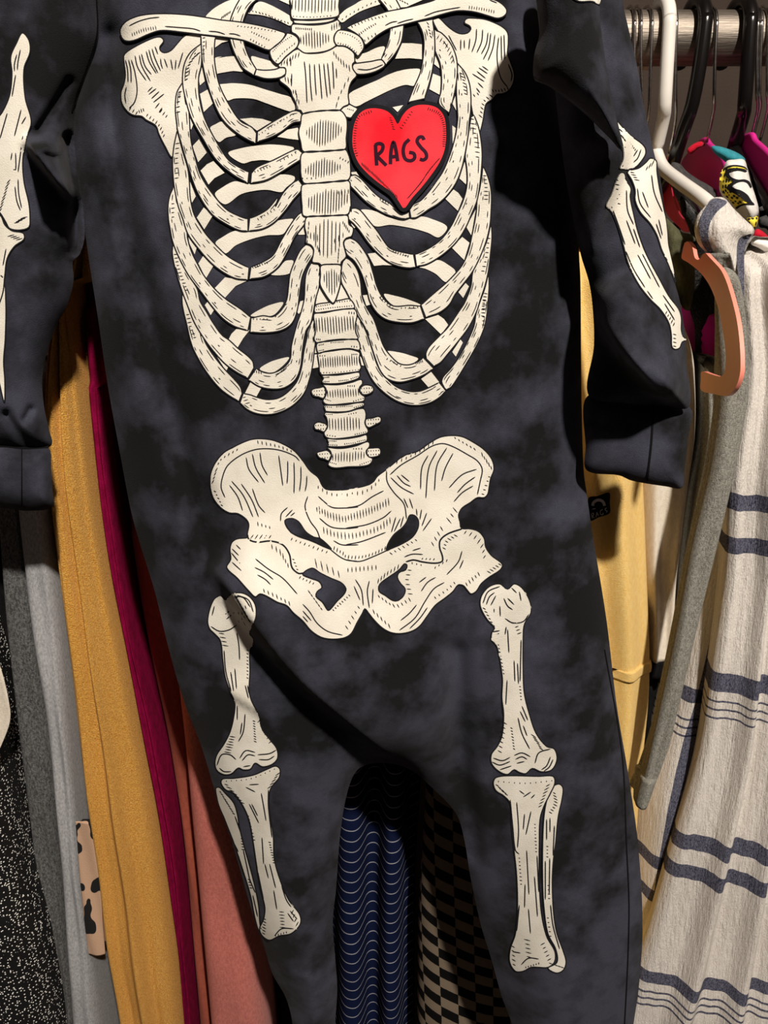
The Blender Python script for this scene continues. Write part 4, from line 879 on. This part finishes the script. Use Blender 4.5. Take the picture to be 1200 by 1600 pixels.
garment('mustard_robe', 'mustard yellow terry robe hanging left of the romper', 'robe', [(330,122,142),(395,112,146),(420,100,148),(500,78,149),(560,66,150),(700,60,150),(800,70,154),(925,84,172),(1037,97,195),(1150,107,220),(1262,119,245),(1320,126,255),(1375,137,264),(1450,143,275),(1487,148,281),(1600,170,296),(1740,195,314)], .050, M_MUSTARD, left_of=('magenta_velvet_dress',), seed=7, flute=2.6, amp=.006, wob=.2, phase=.8)
garment('magenta_velvet_dress', 'deep magenta velvet dress right of the mustard robe', 'dress', [(440,122,168),(560,132,172),(700,145,182),(812,158,194),(925,178,216),(1037,200,246),(1150,222,280),(1262,243,288),(1375,262,306),(1487,278,314),(1600,290,322),(1740,304,336)], .078, M_MAGV, left_of=('shaded_rose_top','rose_fleece'), seed=8, flute=1, amp=.003)
garment('shaded_rose_top', 'dusty rose top, its shade painted into a darker colour, half hidden between the magenta dress and the romper', 'top', [(600,172,230),(700,178,250),(812,192,280),(925,208,290),(1000,222,300),(1150,258,330),(1300,284,350),(1600,310,400),(1740,320,420)], .100, M_MAUVE_SHADE, left_of=('rose_fleece',), seed=9)  # rose cloth in shade, painted as a darker brown
garment('rose_fleece', 'dusty rose fleece pullover against the left leg of the romper', 'pullover', [(860,246,310),(980,260,330),(1094,272,350),(1206,283,372),(1319,291,392),(1431,303,396),(1600,318,412),(1740,332,425)], .062, M_MAUVE, seed=10, flute=.8, amp=.002)
garment('dark_gap_cloth', 'added black cloth that fills the dark gap between the rose fleece and the navy stripes', 'filler', [(1000,330,520),(1300,350,530),(1600,390,540),(1740,400,545)], .115, M_BLK, right_of=('rose_fleece',), left_of=('striped_navy_dress',), seed=11)  # black cloth added to stand for the dark gap
# ---- between the legs
garment('striped_navy_dress', 'navy dress with thin white stripes seen between the romper legs', 'dress', [(1080,500,668),(1250,505,662),(1400,508,652),(1600,512,650),(1740,515,650)], .110, stripes_navy(), seed=12, round_=.2, nx=140, lobes=lambda u: .020 * (1 - np.maximum(np.exp(-(np.abs(u + .48) / .33) ** 4), np.exp(-(np.abs(u - .44) / .27) ** 4))) + .010 * np.minimum(np.abs(u + .48) / .36, np.minimum(np.abs(u - .44) / .30, 1)) ** 2)
garment('checked_dress', 'black and taupe checkerboard dress seen between the romper legs', 'dress', [(1080,668,800),(1230,664,806),(1350,656,815),(1430,644,822),(1550,642,832),(1740,655,840)], .088, checker(), right_of=('striped_navy_dress',), seed=13, flute=.9, amp=.003, round_=.2, phase=.5, nx=70, dv=lambda t: -.38 * (1 - t) ** 2)
# ---- right of the romper
M_PY = garment('pale_yellow_shirt', 'pale yellow shirt behind the right sleeve with a small black woven tag', 'shirt', [(380,850,950),(480,850,985),(600,850,1005),(760,860,1018),(880,868,1022),(1000,874,1026),(1055,878,1029),(1075,880,1029),(1130,880,1024),(1180,880,1018),(1260,880,1008),(1400,890,1000),(1740,900,985)], .060, M_PALEY, seed=14, flute=2.3, amp=.0075, round_=.28, phase=.35, second=0, nx=70)
garment('cream_shirt', 'cream shirt with a black hem band right of the pale yellow shirt', 'shirt', [(440,1000,1056),(480,1005,1066),(553,1010,1097),(640,1008,1102),(700,1006,1100),(770,1004,1086),(900,1004,1064),(1035,1004,1056)], .078, M_CREAM, right_of=('pale_yellow_shirt',), seed=15, flute=1.5, amp=.003)
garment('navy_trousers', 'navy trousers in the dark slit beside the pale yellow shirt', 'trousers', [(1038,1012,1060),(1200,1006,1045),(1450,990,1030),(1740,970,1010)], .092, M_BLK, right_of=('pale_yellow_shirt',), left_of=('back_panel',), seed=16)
garment('grey_cardigan', 'dark grey melange cardigan behind the dangling grey sleeve', 'cardigan', [(560,1108,1160),(640,1108,1158),(700,1098,1150),(760,1082,1138),(860,1066,1116),(960,1052,1090),(1060,1040,1070)], .072, M_GREY2, right_of=('cream_shirt',), left_of=('front_panel','back_panel'), seed=17, depth=.2)
sl = empty('grey_sweater', 'grey melange sweater whose long sleeve dangles in front of the cream shirt', 'sweater')
garment('sleeve', None, None, [(395,1128,1146),(430,1124,1162),(500,1126,1174),(600,1132,1180),(660,1128,1172),(750,1114,1152),(861,1086,1125),(1015,1056,1087),(1175,1021,1048),(1254,1000,1016)], .022, M_GREY2, depth=.028, seed=18, parent=sl, key='grey_sleeve', round_=.5, flute=1, amp=.001)
garment('cuff', None, None, lean=0, rows=[(1222,1007,1030),(1240,1002,1025),(1254,998,1019),(1264,996,1014)], yf=.0195, mat=M_GREY2, depth=.032, key='grey_cuff', seed=19, parent=sl, ny=12)
# ---- plaid shirt: back layer and front layer
def zc(px, py0, py1, y):
    a, b = float(W(px, py0, y)[2]), float(W(px, py1, y)[2]); return ((a + b) / 2, abs(a - b) / 2)
FB = [zc(1170, a, b, .03) for a, b in ((774, 800), (843, 869), (1060, 1090), (1104, 1107), (1117, 1120), (1130, 1133), (1318, 1342), (1366, 1388), (1540, 1558), (1570, 1573), (1580, 1583), (1590, 1593))]
BB = [zc(1070, a, b, .06) for a, b in ((1082, 1104), (1128, 1131), (1140, 1143), (1152, 1155), (1342, 1362), (1396, 1414))]
M_PL1 = plaid('cream gauze with navy plaid bands', FB, [(.075, .0006), (.081, .0006)])
M_PL2 = plaid('cream gauze with navy plaid bands, back layer', BB, [(-.012, .009)])
pl = empty('plaid_shirt', 'cream gauze shirt with navy plaid bands on the white hanger at the right edge', 'shirt')
garment('back_panel', None, None, [(800,1120,1240),(900,1098,1230),(1000,1078,1215),(1100,1054,1195),(1200,1030,1160),(1254,1012,1150),(1330,1003,1130),(1400,999,1110),(1530,1000,1085),(1600,988,1070),(1740,975,1040)], .060, M_PL2, right_of=('pale_yellow_shirt',), seed=20, parent=pl, depth=.2, flute=2, amp=.004, nx=60)
garment('front_panel', None, None, [(368,1178,1310),(385,1166,1325),(430,1164,1335),(480,1166,1345),(560,1178,1352),(610,1176,1356),(650,1169,1362),(700,1156,1370),(800,1147,1390),(870,1150,1400),(941,1142,1400),(1050,1125,1400),(1130,1115,1400),(1212,1104,1400),(1300,1075,1400),(1424,1043,1400),(1536,1014,1400),(1600,985,1400),(1740,950,1400)], .030, M_PL1, right_of=('grey_sleeve',), seed=21, parent=pl, depth=.22, flute=5.5, amp=.0085, round_=.12, nx=150, wob=.05, phase=.4, lean=.09, lf=.045)

# ------------------------------------------------------------------ puffed shapes for shoulders, collars and flat hangers
def puff(name, poly, y, thick, d0, mat, parent=None, back=None, grid=7, plane='Y', folds=None, tilt=(0, 0)):
    """rounded solid whose outline lies on the plane y=const (or x=const) and swells both ways; tilt leans the plane in depth"""
    P = catmull(pts(poly) if isinstance(poly, str) else poly, True, 4); P = drop(P)
    v, F = tess(P, grid); n = len(v); nb = len(P); c = P.mean(0)
    d, _ = segdist(P, v[:, 0], v[:, 1], True); d[:nb] = 0
    h = thick * (1 - np.exp(-d / d0)); hb = (thick if back is None else back) * (1 - np.exp(-d / d0))
    if folds is not None: h = h + folds(v[:, 0], v[:, 1]) * (1 - np.exp(-d / 8))
    off = tilt[0] * (v[:, 0] - c[0]) + tilt[1] * (v[:, 1] - c[1])
    if plane == 'Y':
        fr = W(v[:, 0], v[:, 1], y + off - h); bk = W(v[:, 0], v[:, 1], y + off); bk[:, 1] += hb
    else:
        fr = WX(v[:, 0], v[:, 1], y + off); bk = fr.copy(); fr[:, 0] -= h; bk[:, 0] += hb
    idx = np.arange(n) + n; idx[:nb] = np.arange(nb)
    fs = list(F) + [(idx[a], idx[c_], idx[b]) for a, b, c_ in F]
    uv = np.concatenate([fr[:, [0, 2]], bk[:, [0, 2]]])
    return link(name, np.concatenate([fr, bk]), fs, mat, parent, uv=uv)
CROPS.update(g=(880, 0, 3.75), h=(880, 380, 3.75), i=(1000, 180, 5.715), j=(900, 740, 12))

def plate(name, poly, X, half, mat, parent):
    P = dens(drop(catmull(pts(poly), True, 5)), True, 5); v, F = tess(P, 9); n = len(v); nb = len(P)
    c = WX(v[:, 0], v[:, 1], X); a = c.copy(); b = c.copy(); a[:, 0] -= half; b[:, 0] += half
    vs = np.concatenate([a, b, a[:nb], b[:nb]])
    fs = list(F) + [tuple(i + n for i in f[::-1]) for f in F]
    for i in range(nb):
        j = (i + 1) % nb; fs.append((2 * n + i, 2 * n + j, 2 * n + nb + j, 2 * n + nb + i))
    return link(name, vs, fs, mat, parent)
def conform(name, poly, base, y, th, d0, k, mat, parent, folds=None):
    P = drop(catmull(pts(poly), True, 3)); v, F = tess(P, 5)
    out = catmull(pts(base), True, 4); d, _ = segdist(out, v[:, 0], v[:, 1], True)
    d = np.where(inside(out, v[:, 0], v[:, 1]), d, 0)
    h = th * (1 - np.exp(-d / d0)) + (folds(v[:, 0], v[:, 1]) * (1 - np.exp(-d / 8)) if folds else 0)
    q = W(v[:, 0], v[:, 1], y - h - k)
    return link(name, q, F, mat, parent, uv=q[:, [0, 2]])
# plaid shoulder rolled over the white hanger arm
M_PL3 = plaid('cream gauze with one navy band', [], [])
SHB = "p 1101,323 1113,310 1131,309 1145,324 1164,343 1178,357 1176,369 1160,374 1154,393 1156,422 1157,450 1145,432 1129,414 1109,399 1091,381 1085,360 1089,338"
shf = lambda X, Y: undul(X, Y, .0016, 12, 30, .4)
puff('shoulder', SHB, .052, .015, 22, M_PL3, pl, .016, 5, folds=shf)
M_NAVYC = fabric('navy woven cloth', lin(50, 52, 70), lin(120, 120, 134), 900, 1200, .001, contrast=(.3, .7))
tag(conform('band', "p 1103,323 1113,311 1124,310 1136,316 1121,330 1109,350 1107,373 1114,398 1101,388 1094,370 1093,345", SHB, .052, .015, 22, .0006, M_NAVYC, pl, shf), 'navy band across the shoulder')
tag(conform('placket', "p 1154,374 1164,368 1174,366 1166,382 1163,400 1163,430 1162,464 1156,462 1153,430 1151,400", SHB, .030, .010, 12, .0006, M_NAVYC, pl), 'navy edge where sleeve meets body')

# white tubular hanger
wh = empty('tubular_hanger', 'white tubular plastic hanger holding the plaid shirt', 'hanger')
_, nk = px_hook(wh, 1040, 1025, 236, .0050, P_WHITE)
def V3(px, py, y): return Vector(map(float, W(px, py, y)))
tube(smooth3([nk + Vector((0, .004, .004)), nk, V3(1036, 262, YR - .02), V3(1062, 284, YR - .055), V3(1100, 312, YR - .095), V3(1135, 345, YR - .12)]), .0050, 14, P_WHITE, 'arm', wh)
tube(smooth3([nk, nk + Vector((.002, .03, -.012)), nk + Vector((.004, .08, -.035)), nk + Vector((.005, .14, -.07))]), .0050, 14, P_WHITE, 'arm', wh)
# black hangers
for pxt, pxn, pyn, lab in ((1095, 1050, 262, 'black plastic hanger just right of the white one'), (1165, 1146, 232, 'black plastic hanger behind the magenta hangers, second from the white one')):
    bh = empty('black_hanger', lab, 'hanger', 'black plastic hangers')
    _, nk = px_hook(bh, pxt, pxn, pyn, .0052, P_BLACK)
    tube(smooth3([nk, nk + Vector((.0, -.03, -.022)), nk + Vector((.004, -.07, -.05))]), .005, 12, P_BLACK, 'arm', bh)
    tube(smooth3([nk, nk + Vector((.0, .04, -.022)), nk + Vector((.0, .12, -.06))]), .005, 12, P_BLACK, 'arm', bh)
# thin chrome hooks of wire hangers
for pxt, pxn, pyn, lab in ((989, 985, 232, 'leftmost wire hanger hook beside the romper sleeve'), (999, 996, 240, 'second wire hanger hook from the romper sleeve'), (1016, 1003, 236, 'third wire hanger hook, standing apart before the white hanger'),
        (1054, 1046, 240, 'wire hanger hook tucked right behind the white hanger'), (1180, 1172, 222, 'wire hanger hook right of the second black hanger'), (1197, 1188, 218, 'wire hanger hook at the right frame edge')):
    o = empty('wire_hanger', lab, 'hanger')
    _, nk = px_hook(o, pxt, pxn, pyn, .0012, M_WIRE)
    tube(smooth3([nk, nk + Vector((0, .04, -.02)), nk + Vector((0, .12, -.06))]), .0012, 8, M_WIRE, 'shoulder_wire', o)
# magenta hangers with a wire hook
for (pxt, pxn, pyn, outl, rim, Xh, lab) in ((1116, 1104, 222, "g 812,832 840,828 870,862 915,900 948,948 960,1000 955,1080 925,1140 880,1180 820,1160 760,1080 715,1010 705,960 745,895", "g 812,828 840,822 858,850 900,888 935,930 955,975 965,1030", .262, 'magenta flat plastic hanger with a wire hook, left of the two'),
        (1186, 1176, 214, "g 1080,806 1115,800 1135,850 1190,880 1250,940 1300,1100 1300,1260 1200,1180 1130,1050 1060,950 1018,885", "g 1075,802 1108,795 1126,830 1170,870 1215,915 1260,970 1300,1030", .285, 'magenta flat plastic hanger with a wire hook, right of the two')):
    o = empty('magenta_hanger', lab, 'hanger')
    _, nk = px_hook(o, pxt, pxn, pyn, .0013, M_WIRE)
    plate('hanger_body', outl, Xh, .0022, P_MAG, o)
    q = pts(rim); tube(smooth3([Vector(map(float, r_)) for r_ in WX(q[:, 0], q[:, 1], Xh - .0005)]), .0024, 10, P_MAG, 'rim', o)
# garments seen among the hangers
def ydots():
    m, t, b = nt('yellow print with black dashes')
    tc = t.nodes.new('ShaderNodeTexCoord').outputs['Object']
    v = t.nodes.new('ShaderNodeTexVoronoi'); v.inputs['Scale'].default_value = 380; v.inputs['Randomness'].default_value = .2
    t.links.new(scaled(t, tc, (1, 1, .75)), v.inputs['Vector'])
    t.links.new(mixc(t, mth(t, 'LESS_THAN', v.outputs['Distance'], .42), lin(238, 214, 66), lin(24, 22, 20)), b.inputs['Base Color']); b.inputs['Roughness'].default_value = .85
    return m
YD = M_YD = ydots()
tag(puff('crimson_top', "g 725,880 760,845 810,828 830,850 790,870 745,905", .150, .004, 6, M_REDJ, None, .004, 5), 'crimson top edge behind the left magenta hanger', 'top')
tag(puff('teal_shirt', "g 868,858 900,855 960,870 1030,900 1065,930 1062,960 1010,965 960,955 920,925 885,895", .112, .008, 10, M_TEAL, None, .01, 5), 'teal shirt shoulder above the comic print sleeve', 'shirt')
cs = empty('printed_shirt', 'white shirt sleeve with yellow dotted black-edged shapes below the teal shoulder', 'shirt')
M_WJ = knit('white jersey', lin(228, 224, 218), lin(238, 234, 228), 1200, .0004, 300, .05)
puff('sleeve', "g 960,942 1000,935 1060,936 1080,990 1100,1070 1130,1160 1146,1235 1130,1280 1090,1300 1040,1260 990,1210 940,1160 915,1110 925,1030 940,980", .084, .020, 22, M_WJ, cs, .02, 5)
def yshape(name, s, mat, y=.0835, t_=.0205, k=20):
    P = drop(catmull(pts(s), True, 3)); v, F = tess(P, 0 if np.ptp(P[:, 0]) < 10 else 5)
    out = catmull(pts("g 960,942 1000,935 1060,936 1080,990 1100,1070 1130,1160 1146,1235 1130,1280 1090,1300 1040,1260 990,1210 940,1160 915,1110 925,1030 940,980"), True, 4)
    d, _ = segdist(out, v[:, 0], v[:, 1], True)
    link(name, W(v[:, 0], v[:, 1], .084 - .020 * (1 - np.exp(-d / 22)) - k * .0001), F, mat, cs)
yshape('print_yellow', "i 722,505 760,465 840,455 930,470 950,500 900,490 830,482 775,500 770,540 800,570 830,585 800,620 775,650 830,690 900,710 960,750 1000,785 930,790 870,830 850,820 800,760 740,700 712,640 712,560", YD, k=5)
yshape('print_black', "i 765,500 790,478 850,470 930,480 958,500 945,508 900,495 840,492 800,505 800,535 830,560 880,575 930,572 975,590 1000,640 990,650 960,605 920,590 870,600 820,628 850,655 900,670 960,710 1000,770 1020,790 960,780 900,735 840,700 780,665 770,650 800,612 830,592 790,570 760,535", M_INK, k=9)
yshape('print_black', "i 740,480 800,448 880,445 940,462 962,490 930,470 870,458 800,462 750,490", M_INK, k=9)
yshape('print_black', "i 850,830 880,805 950,785 1010,785 1025,800 960,800 900,815 865,838", M_INK, k=9)
tag(puff('patterned_scarf', "g 1075,1280 1120,1272 1140,1262 1138,1310 1120,1345 1095,1330", .070, .006, 8, M_YD, None, .006, 4), 'scrap of yellow and black printed scarf under the printed sleeve', 'scarf')
tag(puff('red_scarf', "g 1118,1355 1140,1340 1175,1360 1215,1400 1240,1440 1180,1412 1130,1405 1105,1392", .066, .006, 8, M_REDJ, None, .006, 4), 'red scarf edge above the plaid shirt at the right', 'scarf')
tag(puff('white_tshirt', "g 1110,1400 1160,1398 1215,1408 1260,1440 1260,1520 1190,1480 1140,1450 1100,1430", .060, .008, 10, M_WJ, None, .006, 5), 'white t-shirt fold under the red scarf', 't-shirt')
tag(puff('charcoal_hoodie', "g 620,965 650,950 690,965 720,1000 790,1050 860,1090 925,1150 900,1250 860,1200 830,1300 780,1290 740,1230 700,1160 660,1060", .150, .014, 18, M_CHJ, None, .02), 'charcoal jersey hoodie shoulder under the white hanger arm', 'hoodie')
tag(puff('black_fleece', "g 690,1150 740,1200 800,1260 860,1330 900,1450 h 960,120 950,260 930,330 930,430 870,520 850,640 840,760 780,760 770,500 740,380 735,250 760,100 g 760,1420 720,1300 690,1240", .112, .016, 18, M_FLUFF, None, .02), 'fluffy black fleece behind the peach hanger', 'fleece')
tag(puff('charcoal_vest', "g 1080,960 1110,1030 1150,1150 1190,1260 1260,1330 1260,1440 1190,1340 1150,1330 1148,1230 1110,1080", .100, .010, 14, M_CHJ, None, .02), 'charcoal vest behind the printed sleeve at the right', 'vest')
garment('fuchsia_top', 'bright fuchsia top glimpsed through the peach hanger', 'top', [(480,1104,1128),(520,1098,1136),(600,1102,1142),(680,1098,1130),(760,1094,1116)], .100, knit('fuchsia satin', lin(206, 16, 134), lin(222, 34, 152), 400, .0002, 100, .1, sp=.4), seed=23, depth=.15)
tag(puff('olive_tank_top', "g 590,1270 640,1310 700,1362 740,1370 775,1400 768,1440 740,1420 710,1430 695,1500 h 715,60 770,150 745,390 705,385 665,290 640,200 600,20 g 600,1400", .094, .010, 12, M_OLIVE, None, .02, 6), 'olive green tank top strap right of the right sleeve', 'tank top')
# flat coloured hangers seen side-on
ch = empty('peach_hanger', 'peach plastic hanger end with a notch, hanging free at the right', 'hanger')
plate('hanger_body', "h 704,88 712,40 722,-2 735,-10 752,0 768,25 782,85 800,98 815,90 828,66 845,58 862,75 900,115 935,155 965,215 990,290 1012,370 1030,450 1045,560 1052,680 1048,770 1020,850 985,888 955,896 900,885 820,862 818,800 822,752 870,765 928,782 950,770 964,710 962,620 948,520 925,400 900,320 870,250 830,190 790,150 740,112", .212, .0013, P_CORAL, ch)
rh = empty('rose_hanger', 'rose red plastic hanger arm under the white hanger', 'hanger')
plate('hanger_body', "g 552,924 580,935 612,965 640,1010 655,1050 672,1110 690,1165 715,1235 765,1330 755,1352 735,1360 690,1320 640,1270 600,1200 570,1120 555,1040 550,980", .238, .0030, P_RED, rh)
q = pts('p 1026,246 1036,252 1044,262 1049,276 1052,292 1056,312 1063,331 1072,345 1084,356')
tube(smooth3([Vector(map(float, r_)) for r_ in WX(q[:, 0], q[:, 1], .2365)]), .0024, 10, P_RED, 'rim', rh)
# woven tag on the pale yellow shirt
M_TAG = fabric('black woven tag', lin(14, 14, 18), lin(20, 20, 24), 300, 1500, .0002, sheen=0)
M_TAGW = fabric('white woven lettering', lin(190, 184, 180), lin(210, 204, 200), 300, 1500, .0002, sheen=0)
YT = .0495
tg = puff('woven_tag', "j 235,455 400,420 625,360 632,550 632,740 430,820 265,885 240,700", YT, .0006, 3, M_TAG, M_PY, .0006, 5)
def flat(name, strokes, w, y, mat, parent):
    st = {}
    class Fl:
        def y(s, X, Y): return np.full(np.shape(X), y)
    F_ = Fl(); vs = []; fs = []; base = 0
    for s in strokes:
        ink_stroke(catmull(pts("j " + s), False, 1.0), w, 0, F_, store=st)
    V_, F2, _ = st[F_]; al = np.concatenate([p for p, _ in V_])
    return link(name, W(al[:, 0], al[:, 1], y), F2, mat, parent)
M_PYO = tg
flat('tag_arch', ["312,605 325,550 370,510 430,495 490,515 525,560 535,605"], 3.6, YT - .0012, M_TAGW, tg)
flat('tag_lettering', ["305,668 368,655", "290,750 305,840", "290,755 325,740 330,775 300,800", "305,800 345,830", "375,820 390,720", "390,720 425,790", "380,775 415,765", "500,670 460,700 460,760 500,770 510,735", "575,645 545,660 555,690 585,700 570,730"], .9, YT - .0012, M_TAGW, tg)
# hem seam of the pale yellow shirt and black hem band of the cream shirt
tag(garment('hem_seam', None, None, lean=0, grow_c=.725, rows=[(1049,879,1031),(1055,878,1033),(1060,879,1033),(1064,880,1031)], yf=.0580, mat=M_PALEY, depth=.02, ny=8, parent=M_PY, flute=2.3, amp=.0075, round_=.28, phase=.35, second=0, seed=14))
for name_, a_, k_ in QUEUE: make_garment(name_, *a_, **k_)
tag(garment('hem_band', None, None, lean=0, rows=[(1036,1006,1058),(1046,1006,1057),(1062,1006,1055)], yf=.077, mat=M_BLK, depth=.02, ny=6, parent=bpy.data.objects['cream_shirt']), 'black hem band')
